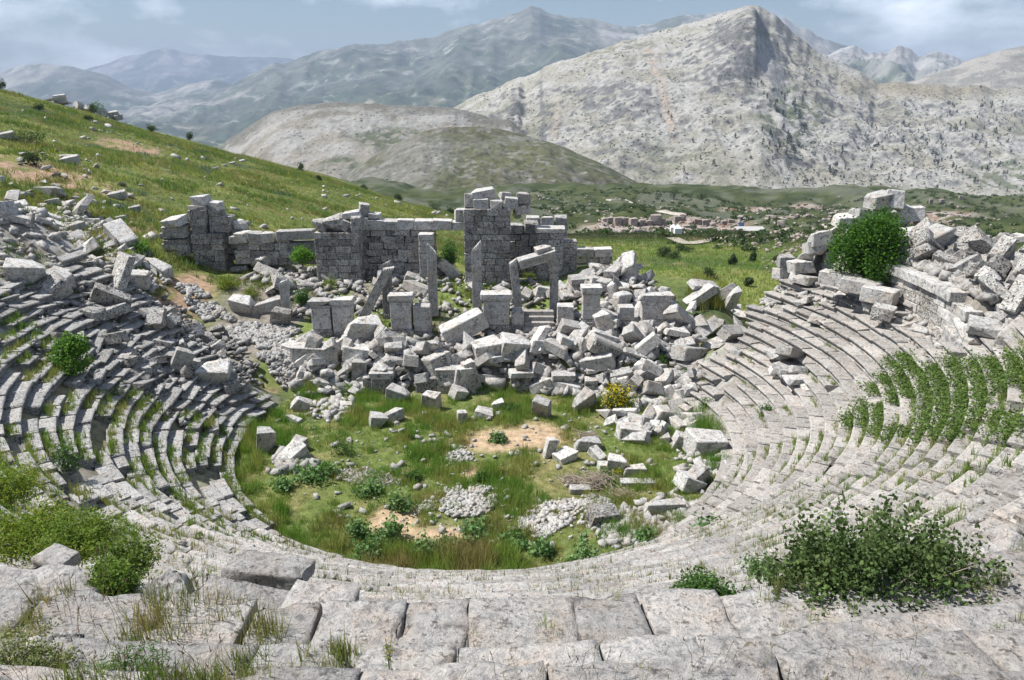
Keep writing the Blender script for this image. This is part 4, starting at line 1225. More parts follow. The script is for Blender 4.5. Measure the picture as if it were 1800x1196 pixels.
# ------------------------------------------------------------------ the other fallen blocks, heap by heap
LANDMARKS = [(1080, 695, 'the yellow flowering bush'), (722, 550, 'the twin pedestals'), (840, 490, 'the tallest fluted post'), (948, 565, 'the stone steps'), (640, 600, 'the huge pale block'),
    (810, 595, 'the longest block'), (555, 625, 'the very long flat block'), (770, 650, 'the toothed block on edge'), (1060, 612, 'the cornice block with teeth'), (1155, 540, 'the wide right pedestal'),
    (1038, 540, 'the slender pedestal'), (652, 510, 'the leaning post'), (940, 455, 'the tilted lintel'), (195, 540, 'the big rhombic slab'), (42, 475, 'the largest angular block'), (362, 400, 'the broken left tower'),
    (1505, 440, 'the round tree'), (1650, 510, 'the terrace wall'), (1540, 400, 'the corner ruin'), (135, 640, 'the bright green shrub'), (816, 670, 'the upright ribbed fragments'), (632, 650, 'the white standing slab'),
    (584, 555, 'the left-end pedestals'), (855, 420, 'the tall middle pier'), (595, 440, 'the squat left pier'), (970, 450, 'the right pier'), (905, 620, 'the heap centre'), (1290, 540, 'the tall leaning slab'), (1235, 520, 'the long propped slab'),
    (955, 715, 'the tall leaning slab by the bare patch'), (375, 665, 'the large moulded block'), (1240, 780, 'the large cracked block'), (1045, 450, 'the coping blocks of the low wall end'), (1185, 660, 'the foot of the right seats'),
    (870, 550, 'the wide pedestal with projecting cap'), (425, 505, 'the yellow-green shrub'), (1130, 665, 'the long sloping block'), (1590, 430, 'the dark faced wall stub'), (1408, 480, 'the low broken wall end'),
    (1708, 425, 'the big tilted skyline block'), (1780, 430, 'the square skyline block'), (1545, 515, 'the square block below the tree'), (145, 280, 'the flat hillside stone'), (60, 265, 'the dark hillside shrubs'), (270, 470, 'the long slab on the bank'), (250, 430, 'the green shrub on the bank'), (500, 515, 'the stubby broken shaft')]
USED = set()
def say_which(px, py, l, d, h, rx, ry, lump, kind, lo, hi):
    m = (l * d * h) ** (1 / 3)
    size = 'small' if m < lo else ('large' if m > hi else 'mid-sized')
    shape = 'rough' if lump else ('flat' if h < .52 * d else ('long' if l > 1.95 * d else 'squarish'))
    tl = math.degrees(max(abs(rx), abs(ry)))
    tilt = 'lying flat' if tl < 12 else ('tilted' if tl < 38 else 'standing steeply')
    near = sorted((math.hypot(px - x, (py - y) * 1.3), x, y, n) for x, y, n in LANDMARKS)[:3]
    def rel(k):
        dist, x, y, n = near[k]
        a, b = px - x, (py - y) * 1.3
        w = ('right of' if a > 0 else 'left of') if abs(a) > 2.2 * abs(b) else (('below' if b > 0 else 'above') if abs(b) > 2.2 * abs(a) else ('below right of' if a > 0 and b > 0 else 'below left of' if b > 0 else 'above right of' if a > 0 else 'above left of'))
        return ('just ' if dist < 38 else ('farther ' if dist > 85 else '')) + w + ' ' + n
    for k in range(3):
        for txt in (f'{size} {shape} {kind} {rel(k)}', f'{size} {shape} {kind} {tilt} {rel(k)}'):
            if len(txt.split()) <= 15 and txt not in USED:
                USED.add(txt); return txt
    return None

placed = []
def ring(r0, r1, p0, p1):
    def pick(n):
        r = RNG.uniform(r0, r1, n); a = np.radians(RNG.uniform(p0, p1, n))
        return CX + r * np.sin(a), CY - r * np.cos(a)
    return pick
def heap(poly, n, smin, smax, label, group, key='pale', tilt=30, layer2=.35, gap=.5, name='fallen_block', cat='stone block', flat=(.32, .72), kind_lump=.2, near=2.5):
    xs, ys = poly(n * 6) if callable(poly) else scatter(poly, n * 6)
    got = 0
    for x, y in zip(xs, ys):
        if got >= n: break
        s = rs.uniform(smin, smax) * (1.25 if rs.random() < .15 else 1)
        up = rs.random() < layer2
        if any((x - a) ** 2 + (y - b) ** 2 < (gap * (s + c) / 2) ** 2 for a, b, c, u in placed if u == up): continue
        placed.append((x, y, s, up)); got += 1
        l, d, h = min(2.3, s * rs.uniform(1.1, 2.1)), s * rs.uniform(.6, .95), s * rs.uniform(*flat)
        lump = rs.random() < kind_lump
        me = rs.choice((LUMP if lump else FALL)[key])
        dims = (l * .8, d * .9, h * .95) if lump else (l, d, h)
        zz = gz(x, y) + h * .30 + (s * .55 if up else 0)
        rx, ry = R(rs.gauss(0, tilt)), R(rs.gauss(0, tilt))
        qx, qy = proj(x, y, zz)
        if not (-60 < qx < 1860): continue
        own = say_which(qx, qy, l, d, h, rx, ry, lump, cat, (smin * .93), (smin * .93 + .55 * (smax - smin)))
        tag(ob(name, me, (x, y, zz), (rx, ry, rs.uniform(-PI, PI)), dims), own or label, cat, group)
    return got
HP = []
heap([(515, 610), (660, 612), (700, 620), (900, 618), (905, 672), (700, 684), (585, 692), (520, 680)], 92, .45, 1.15, 'pale fallen block in the left half of the heap before the stage', 'blocks in the left half of the heap')
heap([(900, 618), (1000, 608), (1060, 588), (1215, 585), (1225, 690), (1150, 715), (1060, 690), (905, 690)], 104, .45, 1.15, 'pale fallen block in the right half of the heap before the stage', 'blocks in the right half of the heap')
heap([(1005, 490), (1070, 468), (1130, 490), (1200, 550), (1235, 590), (1060, 585), (1010, 520)], 66, .6, 1.2, 'white fallen block in the steep heap beside the meadow', 'blocks in the heap beside the meadow', layer2=.4, name='wall_block', cat='wall block')
heap([(500, 500), (620, 480), (760, 480), (830, 500), (830, 545), (690, 520), (540, 520)], 34, .7, 1.4, 'fallen block lying behind the row of pedestals', 'blocks behind the pedestals', name='wall_block', cat='wall block')
heap([(840, 520), (990, 510), (1060, 500), (1060, 530), (900, 530)], 14, .6, 1.1, 'fallen block lying at the foot of the tall piers', 'blocks at the foot of the piers', name='wall_block', cat='wall block')
heap([(400, 470), (520, 455), (550, 520), (450, 545), (430, 500)], 16, .8, 1.6, 'fallen block among the shrubs left of the stage', 'blocks among the shrubs left of the stage', key='wall', layer2=.1, name='wall_block', cat='wall block')
heap([(1060, 700), (1220, 690), (1235, 740), (1160, 790), (1060, 760)], 36, .4, 1.0, 'fallen block spilled onto the grass below the right heap', 'blocks spilled below the right heap', layer2=.1)
heap([(1200, 560), (1300, 540), (1320, 610), (1240, 650), (1200, 640)], 16, .7, 1.3, 'fallen block piled against the ends of the right seats', 'blocks against the right seat ends', name='loose_seat_block', cat='seat block')
heap([(1340, 500), (1480, 480), (1560, 540), (1500, 590), (1380, 560)], 14, .8, 1.3, 'loose slab lying on the topmost right seats', 'loose slabs on the right seats', name='loose_seat_block', cat='seat block', tilt=10, layer2=.3, flat=(.3, .5))
heap([(1330, 610), (1420, 650), (1430, 690), (1350, 680)], 8, .7, 1.2, 'loose block lying on the middle right seats', 'loose blocks on the middle right seats', tilt=14, layer2=.6, flat=(.4, .6))
placed.clear()
heap([(0, 350), (100, 330), (230, 420), (300, 500), (240, 520), (0, 500)], 96, .55, 1.25, 'grey weathered stone in the strewn field above the left seats', 'stones strewn above the left seats', key='pale', tilt=16, layer2=.12, name='strewn_stone', cat='stone', flat=(.35, .65), kind_lump=.35)
heap([(0, 270), (120, 270), (260, 340), (260, 420), (100, 330), (0, 350)], 22, .5, 1.3, 'grey stone lying on the grassy slope above the strewn field', 'stones on the grassy slope', key='pale', tilt=12, layer2=0, name='strewn_stone', cat='stone', flat=(.3, .6), kind_lump=.5)
heap([(150, 560), (330, 520), (400, 610), (450, 680), (380, 720), (300, 700), (200, 640)], 30, .6, 1.1, 'loose block lodged among the tumbled left seats', 'loose blocks among the left seats', name='loose_seat_block', cat='seat block', key='wall', tilt=25, layer2=.8, flat=(.45, .7))
placed.clear()
heap(ring(22.4, 24.2, 76.5, 80), 9, .7, 1.2, 'block piled at the right end of the terrace wall', 'blocks at the end of the terrace wall', name='boulder', cat='boulder', tilt=14, layer2=.3, kind_lump=.3)
heap(ring(21.4, 22.4, 80, 92), 10, .35, .7, 'stone fallen at the foot of the terrace wall', 'stones at the foot of the terrace wall', name='boulder', cat='boulder', tilt=20, layer2=0, kind_lump=.4)
heap(ring(23.7, 29, 78, 104), 120, .6, 1.3, 'rough grey boulder in the bank above the terrace wall', 'boulders above the terrace wall', key='wall', tilt=30, layer2=.45, name='boulder', cat='boulder', flat=(.45, .85), kind_lump=.4, gap=.5)
heap([(1640, 440), (1720, 415), (1800, 420), (1800, 450), (1700, 450)], 14, .9, 1.5, 'squared block on the crest of the right boulder bank', 'blocks on the crest of the right bank', key='pale', tilt=14, layer2=.3, name='boulder', cat='boulder')
for px, py, s, lab in [(1708, 425, 1.9, 'big tilted block on the skyline of the right boulder bank'), (1775, 430, 1.7, 'square block standing highest at the right end of the boulder bank'), (1640, 445, 1.7, 'long pale block leaning right of the dark faced wall stub')]:
    block(px, py + 20, (s, s * .7, s * .7), (10, -18, 20), lab, lift=.8, name='boulder', cat='boulder')
for px, py, s, lab in [(408, 290, .7, 'small pale stone alone on the middle of the green hillside'), (122, 288, 1.3, 'flat pale stone on the green hillside below the dark shrubs'), (425, 285, .6, 'white stone near the crest of the hillside'), (8, 245, 1.3, 'grey stone at the left edge beside the wide dark shrub'), (205, 350, 1.2, 'pale split stone beside green tufts above the strewn field'), (235, 372, .8, 'round grey stone alone in grass above the left scree')]:
    block(px, py, (s * 1.4, s * .8, s * .6), (8, -10, 25), lab, name='strewn_stone', cat='stone')

# ------------------------------------------------------------------ small rubble and gravel piles
def tread_top(x, y):
    """height of the worn treads and slabs that carry the weeds"""
    r, phi = polar(x, y)
    i = np.clip(np.floor((r - R0) / RUN), 0, 40)
    z = .45 + RISE * i + sink(i, phi)
    for rr0, wd, zt in nrow: z = np.where(r >= rr0, zt, z)
    return np.maximum(z, ground(x, y))

def rubble(name, label, cat, poly, n, smin, smax, mat=M_RUB, lift=.0, kind='stuff', power=2.0, hump=0.0):
    xs, ys = poly(n) if callable(poly) else scatter(poly, n)
    if name == 'scree':
        k = fbm(xs / 1.3, ys / 1.3, 533) > .40; xs, ys = xs[k], ys[k]
    if name == 'stone_pile':
        rad = np.hypot((xs - xs.mean()) / (np.ptp(xs) / 2 + .01), (ys - ys.mean()) / (np.ptp(ys) / 2 + .01))
        k = fbm(xs / .8, ys / .8, 521) + .25 - .38 * rad > .40
        out = RNG.random(len(xs)) < .12
        xs = np.where(out, xs + RNG.normal(0, .5, len(xs)), xs); ys = np.where(out, ys + RNG.normal(0, .4, len(ys)), ys)
        xs, ys = xs[k | out], ys[k | out]
    s = smin + (smax - smin) * RNG.random(len(xs)) ** power
    cx, cy = xs.mean(), ys.mean()
    rad = np.hypot((xs - cx) / (np.ptp(xs) / 2 + .01), (ys - cy) / (np.ptp(ys) / 2 + .01))
    P = gpts(xs, ys, 0) ; P[:, 2] += s * .2 + lift + hump * np.clip(1 - rad ** 2, 0, 1) * RNG.random(len(xs))
    o = ob(name, stones_mesh(name, P, s, mat))
    return tag(o, label, cat, kind=kind)
rubble('scree', 'stream of small grey stones running down between left seats and stage', 'rubble', [(300, 500), (345, 505), (420, 570), (520, 580), (545, 625), (500, 690), (480, 660), (400, 590), (340, 545)], 4200, .07, .40, M_SEATL, lift=.02)
rubble('rubble', 'broken stone filling the gaps of the great heap before the stage', 'rubble', [(490, 600), (700, 590), (900, 590), (1060, 575), (1220, 570), (1240, 690), (1140, 715), (905, 680), (700, 686), (520, 700)], 1300, .15, .6, lift=.0, hump=.15)
rubble('rubble', 'flat broken slabs wedged among the blocks of the great heap', 'rubble', [(500, 605), (700, 610), (900, 610), (1060, 585), (1220, 575), (1235, 690), (1140, 720), (905, 684), (700, 690), (520, 700)], 260, .4, .9, M_PALE, lift=.1, hump=.25, power=1.6)
rubble('rubble', 'broken stone between the pedestals and the back wall', 'rubble', [(440, 490), (560, 475), (760, 470), (830, 490), (1000, 500), (1070, 468), (1130, 490), (1205, 560), (1000, 575), (700, 560), (500, 560)], 1500, .14, .6, lift=.1)
rubble('rubble', 'stone chips lodged between the tumbled left seats', 'rubble', [(60, 560), (300, 520), (400, 600), (470, 680), (330, 760), (200, 700), (60, 640)], 1500, .12, .42, M_SEATL, lift=.2)
rubble('rubble', 'small stones strewn between the blocks above the left seats', 'rubble', [(0, 370), (120, 350), (270, 440), (300, 500), (0, 540)], 1100, .12, .5, lift=.0)
rubble('rubble', 'small stones between the boulders above the terrace wall', 'rubble', ring(23.2, 29, 77, 106), 1500, .2, .75, lift=.03)
rubble('rubble', 'stones filling the side of the corner ruin above the right seats', 'rubble', [(1300, 560), (1380, 500), (1460, 480), (1520, 520), (1420, 570)], 420, .2, .6, lift=.1)
rubble('rubble', 'stone chips along the foot of the terrace wall', 'rubble', ring(21.2, 22.5, 78, 94), 260, .1, .4, M_SEAT, lift=.03)
rubble('stone_pile', 'largest pile of small pale stones in the grass, left of centre', 'stone pile', [(730, 900), (765, 875), (800, 858), (890, 858), (880, 885), (850, 905), (790, 925), (745, 915)], 1700, .07, .22, lift=-.02, hump=.14, power=1.3)
rubble('stone_pile', 'low pile of small pale stones at left with leafy weeds below it', 'stone pile', [(590, 830), (640, 824), (690, 838), (705, 852), (650, 858), (600, 845)], 600, .07, .2, lift=-.02, hump=.05)
rubble('stone_pile', 'small pile of stones under the bare patch', 'stone pile', [(775, 820), (790, 790), (815, 785), (835, 810), (815, 825)], 240, .08, .24, lift=.0, hump=.05)
rubble('stone_pile', 'long pile of pale stones right of the largest pile', 'stone pile', [(895, 940), (920, 910), (960, 885), (1020, 880), (1050, 895), (1000, 920), (960, 948), (915, 955)], 1500, .07, .22, lift=-.02, hump=.08, power=1.4)
rubble('stone_pile', 'small round pile of stones below the dry twigs', 'stone pile', [(1010, 885), (1040, 872), (1075, 880), (1070, 905), (1030, 905)], 260, .08, .26, lift=.0, hump=.05)
rubble('stone_pile', 'broad spread of broken stone at the lower right of the grass floor', 'stone pile', [(1030, 930), (1060, 915), (1160, 870), (1235, 880), (1230, 925), (1180, 955), (1080, 965)], 1300, .07, .45, lift=-.02, hump=.06)
rubble('stone_pile', 'upper left patch of gravel and flat stones on the grass', 'stone pile', [(545, 705), (600, 700), (625, 720), (590, 740), (555, 735)], 190, .1, .5)
rubble('stone_pile', 'pile of broken stone beside the leaning slab at left of the grass', 'stone pile', [(480, 800), (530, 790), (545, 815), (560, 830), (500, 835)], 130, .15, .6)
rubble('stone_pile', 'scatter of stones under the large cracked block', 'stone pile', [(1190, 790), (1270, 790), (1290, 850), (1230, 860), (1190, 830)], 170, .12, .55)
rubble('small_stones', 'small stones scattered over the grass floor', 'stones', [(470, 720), (1200, 730), (1260, 850), (1100, 960), (700, 980), (460, 840)], 520, .06, .36, power=3.0)
rubble('debris', 'stone splinters lying on the seat rows in the foreground', 'stones', [(0, 860), (300, 930), (600, 1030), (1100, 1050), (1500, 950), (1800, 800), (1800, 1030), (1100, 1052), (0, 1050)], 420, .05, .2, M_NEAR, lift=.42)

# ------------------------------------------------------------------ plants
def leaf_quads(P, size, aspect=.55, up=.35, rng=RNG):
    n = len(P)
    d = rng.normal(size=(n, 3)); d[:, 2] += up * 2; d /= np.linalg.norm(d, axis=1)[:, None]       # leaf normals
    a = np.cross(d, rng.normal(size=(n, 3))); a /= np.linalg.norm(a, axis=1)[:, None] + 1e-9
    b = np.cross(d, a)
    s = np.asarray(size)[:, None]
    V = np.stack([P - a * s * .5, P + b * s * aspect * .5 + d * s * .06, P + a * s * .5, P - b * s * aspect * .5 + d * s * .06], 1)
    return V.reshape(-1, 3), np.arange(4 * n).reshape(n, 4)

def tints(n, cols, per, var=.28, rng=RNG):
    c = np.array(cols)[rng.integers(0, len(cols), n)] * (1 + rng.uniform(-var, var, (n, 1)))
    return np.repeat(c, per, 0)

def tube(bm_list, p0, p1, r0, r1, n=6):
    V, F = bm_list
    d = Vector(p1) - Vector(p0); q = d.to_track_quat('Z', 'Y'); o = len(V)
    for p, r in ((p0, r0), (p1, r1)):
        for k in range(n):
            V.append(Vector(p) + q @ Vector((math.cos(2 * PI * k / n) * r, math.sin(2 * PI * k / n) * r, 0)))
    for k in range(n): F.append((o + k, o + (k + 1) % n, o + n + (k + 1) % n, o + n + k))

GREEN = [(0.0653, 0.1377, 0.029), (0.087, 0.174, 0.0406), (0.0508, 0.1087, 0.029)]
DARK = [(0.039, 0.0715, 0.026), (0.0585, 0.091, 0.0325), (0.078, 0.104, 0.0455)]
BRIGHT = [(0.1035, 0.23, 0.023), (0.138, 0.276, 0.0345), (0.069, 0.1725, 0.023)]
LIME = [(0.17, 0.2338, 0.0265), (0.1275, 0.2019, 0.0319), (0.2125, 0.255, 0.0425)]
WEED = [(0.1318, 0.2325, 0.0853), (0.1705, 0.2635, 0.1085), (0.093, 0.186, 0.062)]
CREEP = [(.115, .185, .045), (.15, .22, .06), (.085, .145, .035)]

def crown_mesh(name, w, h, n, leaf, cols, lobes=9, seed=0, low=.15, spiky=0.0, extra=None, aspect=.55):
    g = np.random.default_rng(seed)
    ctr = []
    for k in range(lobes):
        a = g.uniform(0, 2 * PI); q = g.random() ** .6 * .62
        zz = low + (.86 - low) * g.random() * (1 - q * .55)
        ctr.append((math.cos(a) * q * w / 2, math.sin(a) * q * w / 2, zz * h, g.uniform(.25, .45)))
    ctr.append((0, 0, h * .5, .5))
    which = g.integers(0, len(ctr), n)
    C_ = np.array(ctr)[which]
    d = g.normal(size=(n, 3)); d /= np.linalg.norm(d, axis=1)[:, None]
    rad = (.45 + .55 * g.random(n) ** .5) * (1 + .25 * g.normal(size=n) * .5)
    rr_ = C_[:, 3] * rad
    P = C_[:, :3] + d * np.stack([rr_ * w * .62, rr_ * w * .62, rr_ * h * .8], 1)
    P[:, 2] = np.abs(P[:, 2]) + .02
    if spiky:
        k = g.random(n) < .3; P[k] += (P[k] - [0, 0, h * .1]) * g.random((k.sum(), 1)) * spiky
    V, F = leaf_quads(P, leaf * g.uniform(.6, 1.3, n), aspect, rng=g)
    T = tints(n, cols, 4, rng=g)
    return mesh_np(name, V, F, M_LEAF, T), ctr

def sprig_mesh(name, w, h, ns, nl, leaf, cols, seed=0, aspect=.4, droop=.25, tuft=.5):
    """open shrub: leafy shoots that fan out from the base at uneven lengths"""
    g = np.random.default_rng(seed)
    a = g.uniform(0, 2 * PI, ns); el = np.radians(g.uniform(25, 88, ns)); ln = g.uniform(.55, 1.12, ns) * (1 + .25 * (fbm(np.cos(a) * 1.4 + seed, np.sin(a) * 1.4, 9) - .5) * 2)
    b0 = np.stack([np.cos(a) * w * .22 * g.random(ns), np.sin(a) * w * .22 * g.random(ns), np.zeros(ns)], 1)
    tip = b0 + np.stack([np.cos(a) * np.cos(el) * w * .5 * ln, np.sin(a) * np.cos(el) * w * .5 * ln, (np.sin(el) * .95 + .05) * h * ln], 1)
    t = tuft * .4 + (1 - tuft * .4) * g.random((ns, nl)) ** .8
    P = b0[:, None, :] + (tip - b0)[:, None, :] * t[..., None]
    P[..., 2] -= droop * h * (t ** 3) * (np.cos(el))[:, None]
    P += g.normal(size=P.shape) * leaf * .9
    P[..., 2] = np.maximum(P[..., 2], .01)
    P = P.reshape(-1, 3)
    V, F = leaf_quads(P, leaf * g.uniform(.6, 1.35, len(P)), aspect, rng=g)
    shoot = np.repeat(np.array(cols)[g.integers(0, len(cols), ns)] * g.uniform(.75, 1.25, (ns, 1)), nl, 0) * g.uniform(.85, 1.15, (ns * nl, 1))
    return mesh_np(name, V, F, M_LEAF, np.repeat(shoot, 4, 0)), [tuple(p_) + (.3,) for p_ in tip[:10] * .8]

def stem_mesh(name, ctr, r, mat=M_BARK):
    V, F = [], []
    for (x, y, z, s) in ctr:
        mid = (x * .45 + random.uniform(-.03, .03), y * .45, z * .55)
        tube((V, F), (random.uniform(-r, r), random.uniform(-r, r), -.15), mid, r, r * .7, 5); tube((V, F), mid, (x, y, z), r * .7, r * .25, 5)
    return mesh(name, V, F, mat)

def shrub(px, py, w, h, label, cols, n=900, leaf=.12, cat='shrub', name='shrub', group=None, lobes=9, spiky=.0, Y=None, stem=True, dz=0.0, aspect=.55, seed=None):
    p = at(px, py, Y) if Y else ong(px, py)
    sd_ = seed if seed is not None else int(px * 7 + py)
    if spiky or cat in ('weeds', 'plant'):
        nl = 26; m, ctr = sprig_mesh('foliage', w, h, max(14, n // nl), nl, leaf, cols, sd_, aspect)
    else: m, ctr = crown_mesh('foliage', w, h, n, leaf, cols, lobes, sd_, aspect=aspect)
    t = thing(name, label, cat, (p.x, p.y, p.z + dz), group=group)
    ob('foliage', m, parent=t)
    if stem: ob('stem', stem_mesh('stem', ctr, max(.012, w * .012)), parent=t)
    return t

# the round tree by the corner ruin
p = at(1520, 510, 42.4)
t = thing('round_tree', 'dense round green tree growing from the ruin at the upper right', 'tree', p)
m, ctr = crown_mesh('crown', 4.7, 4.6, 21000, .17, [(.05, .13, .015), (.07, .16, .02), (.035, .09, .012)], 16, 77, low=.2)
ob('crown', m, parent=t)
ob('trunk', stem_mesh('trunk', ctr, .09), parent=t)

shrub(135, 668, 1.95, 1.95, 'bright green leafy shrub standing among the left seats', BRIGHT, 3200, .14, lobes=12, dz=.35)
shrub(122, 850, .9, 1.5, 'upright green weedy shrub on the lower left seats', GREEN, 1000, .09, spiky=.5, dz=.4)
shrub(402, 508, 1.9, 1.0, 'yellow-green spiky shrub at left above the scree', LIME, 1700, .13, spiky=.4, aspect=.3)
shrub(440, 525, 1.4, .9, 'smaller yellow-green shrub right of the spiky one above the scree', LIME, 1100, .12, spiky=.4, aspect=.3)
shrub(582, 505, 1.3, .9, 'yellow-green tuft below the squat left pier', LIME, 700, .12, spiky=.4, aspect=.3)
shrub(532, 545, 1.4, 1.6, 'leafy green shrub beside the stubby broken shaft', GREEN, 1500, .13)
shrub(532, 465, 2.1, 1.7, 'dark green bush in the hollow beside the squat left pier', BRIGHT, 1800, .15, Y=59.0)
shrub(790, 470, 2.0, 2.3, 'green bush filling the gap between wall and middle pier', GREEN, 2200, .15, Y=60.2)
shrub(247, 445, 1.7, 1.1, 'bright green shrub on the bank left of the broken tower', BRIGHT, 1300, .13, spiky=.2)
shrub(226, 460, 1.2, .9, 'lime green clump below the shrub on the bank', LIME, 800, .12)
shrub(400, 400, 2.2, 1.7, 'dark bush behind the broken left tower', DARK, 1100, .14, Y=64)
shrub(370, 470, 1.2, .6, 'green clump at the foot of the broken left tower', GREEN, 500, .12)
shrub(520, 505, .9, .5, 'small green clump between blocks left of the squat pier', GREEN, 350, .1)
shrub(680, 500, 1.0, .6, 'green clump behind the shorter fluted post', GREEN, 400, .1)
shrub(800, 570, .8, .6, 'green tuft left of the wide pedestal', LIME, 350, .1)
shrub(840, 612, .9, .7, 'dark green tuft under the wide pedestal', GREEN, 350, .1)
shrub(745, 560, .8, .5, 'green tuft right of the twin pedestals', GREEN, 300, .1)
shrub(660, 570, 1.0, .5, 'green tuft left of the twin pedestals', GREEN, 350, .1)
shrub(930, 490, 1.0, .5, 'yellow-green tuft in the dark recess by the right pier', LIME, 350, .1)
# yellow flowering bush
t = shrub(1082, 722, 2.0, 1.7, 'yellow flowering bush at the right edge of the heap', [(.10, .14, .035), (.13, .17, .04), (.09, .12, .03)], 4200, .09, spiky=.3)
m, _ = sprig_mesh('flowers', 2.05, 1.78, 160, 4, .085, [(.72, .56, .02), (.8, .64, .03)], 1082 * 7 + 722, .9, tuft=1.8)
ob('flowers', m, parent=t)
shrub(1083, 838, .6, .55, 'small yellow flowering plant beside the pointed block', [(.40, .42, .03), (.25, .30, .03), (.12, .18, .03)], 420, .07, cat='plant', name='flowering_plant')
for px, py, w, h, lab in [(900, 725, 1.2, .7, 'round dark green plant below the heap, left of the tall leaning slab'), (605, 800, 1.5, .9, 'dark green bush above the low left stone pile'), (724, 845, .8, .5, 'green tuft between the two stone piles'),
                          (845, 845, .6, .5, 'bright tuft right of the small stone pile'), (1240, 720, 1.0, .8, 'green clump at the lowest end of the right seats'), (1210, 665, 1.1, .7, 'green clump in the broken right seat ends'),
                          (1345, 735, .6, .8, 'green clump on the right seats above the loose blocks'), (1165, 640, .6, .5, 'small green plant between blocks in the right heap')]:
    shrub(px, py, w, h, lab, GREEN, 700, .1, cat='plant', name='green_plant')
WD = [(545, 845, 1.6, .8, 'broad leafy weeds below the leaning slab at left'), (575, 835, 1.2, .6, 'leafy weeds left of the low stone pile'), (650, 870, 1.2, .7, 'leafy weeds below the low left stone pile'), (705, 895, 1.3, 1.0, 'tall leafy weeds left of the largest stone pile'),
      (690, 945, 1.2, .9, 'tall leafy weeds beside the bare earth at lower left'), (630, 945, 1.0, .9, 'leafy weeds at the far left of the weed patch'), (650, 975, 1.3, .6, 'weeds nearest the seats at lower left of the grass'), (745, 975, 1.3, .6, 'low weeds under the largest stone pile'),
      (830, 945, 1.2, .6, 'leafy weeds between the two big stone piles'), (905, 960, 1.4, .7, 'leafy weeds below the long stone pile'), (1020, 990, 1.4, 1.1, 'tall leafy weeds right of centre near the lowest seats'), (1135, 960, 1.1, .7, 'leafy weeds below the broad spread of broken stone'),
      (500, 860, 1.0, .6, 'small leafy weeds at the left edge of the grass floor'), (790, 965, 1.0, .5, 'low weeds on bare earth under the largest pile'), (955, 975, 1.0, .5, 'low weeds near the lowest seats at centre'), (1250, 940, 1.2, .7, 'weeds growing on the lowest right seats'), (875, 775, .7, .4, 'pale leafy plant on the bare patch')]
for px, py, w, h, lab in WD: shrub(px, py, w, h, lab, WEED, 520, .15, cat='weeds', name='leafy_weed', aspect=.8)

# hillside and meadow shrubs
HS = [(45, 253, 4.6, 1.7, 'wide dark shrub low at the left edge of the hillside'), (62, 292, 3.0, 1.8, 'second dark shrub below the wide one at the hillside edge'), (172, 192, 3.2, 3.0, 'green bush growing among the column drums on the crest'),
      (160, 180, 2.6, 1.8, 'dark bush behind the column drums on the crest'), (266, 233, 3.0, 1.5, 'dark shrub right of the column drums on the hillside'), (333, 243, 1.8, 2.0, 'small upright shrub on the hillside crest'), (530, 303, 2.0, 1.9, 'lone shrub far along the hillside crest'),
      (2, 150, 2.0, 2.6, 'dark shrub on the skyline at the left edge'), (560, 318, 1.6, 1.0, 'low shrub below the lone shrub on the crest'), (155, 212, 1.8, 1.0, 'low dark shrub left below the column drums'), (70, 195, 2.4, 1.0, 'low dark shrub high on the left hillside'),
      (640, 335, 2.2, 1.3, 'shrub at the lower end of the hillside crest'), (700, 345, 2.6, 1.6, 'shrub where the hillside crest meets the valley'), (765, 362, 3.4, 2.2, 'broad dark shrub at the foot of the hillside behind the wall'), (790, 370, 2.4, 1.6, 'dark shrub next to the broad one behind the wall')]
for px, py, w, h, lab in HS: shrub(px, py, w, h, lab, DARK if 'green bush' not in lab else GREEN, 900, .2, group='shrubs on the hillside')
MS = [(1165, 452, 2.8, 1.6, 'dark shrub in the meadow nearest the low wall end'), (1182, 456, 2.6, 1.2, 'spreading dark shrub right of the first meadow shrub'), (1202, 443, 3.2, 1.3, 'dark shrub at the far edge of the meadow'), (1287, 466, 1.4, 1.5, 'small round dark shrub in mid meadow'),
      (1246, 491, 2.2, 1.3, 'low dark shrub in the near meadow'), (1314, 504, 1.2, 1.0, 'small dark shrub in the near meadow at right'), (1323, 460, 1.2, 1.3, 'faint shrub right of the small round one'), (1365, 462, 1.8, 1.0, 'low shrub at the right side of the meadow'), (1250, 426, 3.6, 3.0, 'bushy dark tree beside the dirt road'), (1300, 422, 2.6, 2.0, 'small dark tree right of the dirt road bend'),
      (1185, 350, 8.0, 9.0, 'big dark tree at the foot of the conical hill'), (1235, 352, 6, 4.5, 'dark tree on the far edge of the ruin field'), (1745, 372, 4, 3.5, 'dark bush on the far right slope'), (1620, 420, 3, 2.0, 'shrub on the slope beyond the boulder bank'), (1690, 400, 3.4, 2.4, 'rounded shrub on the slope above the boulder bank'), (1780, 365, 4.0, 3.4, 'dark bush at the right edge of the far slope')]
for px, py, w, h, lab in MS: shrub(px, py, w, h, lab, DARK, 800, .24 if h < 4 else .5, group='shrubs beyond the theatre')

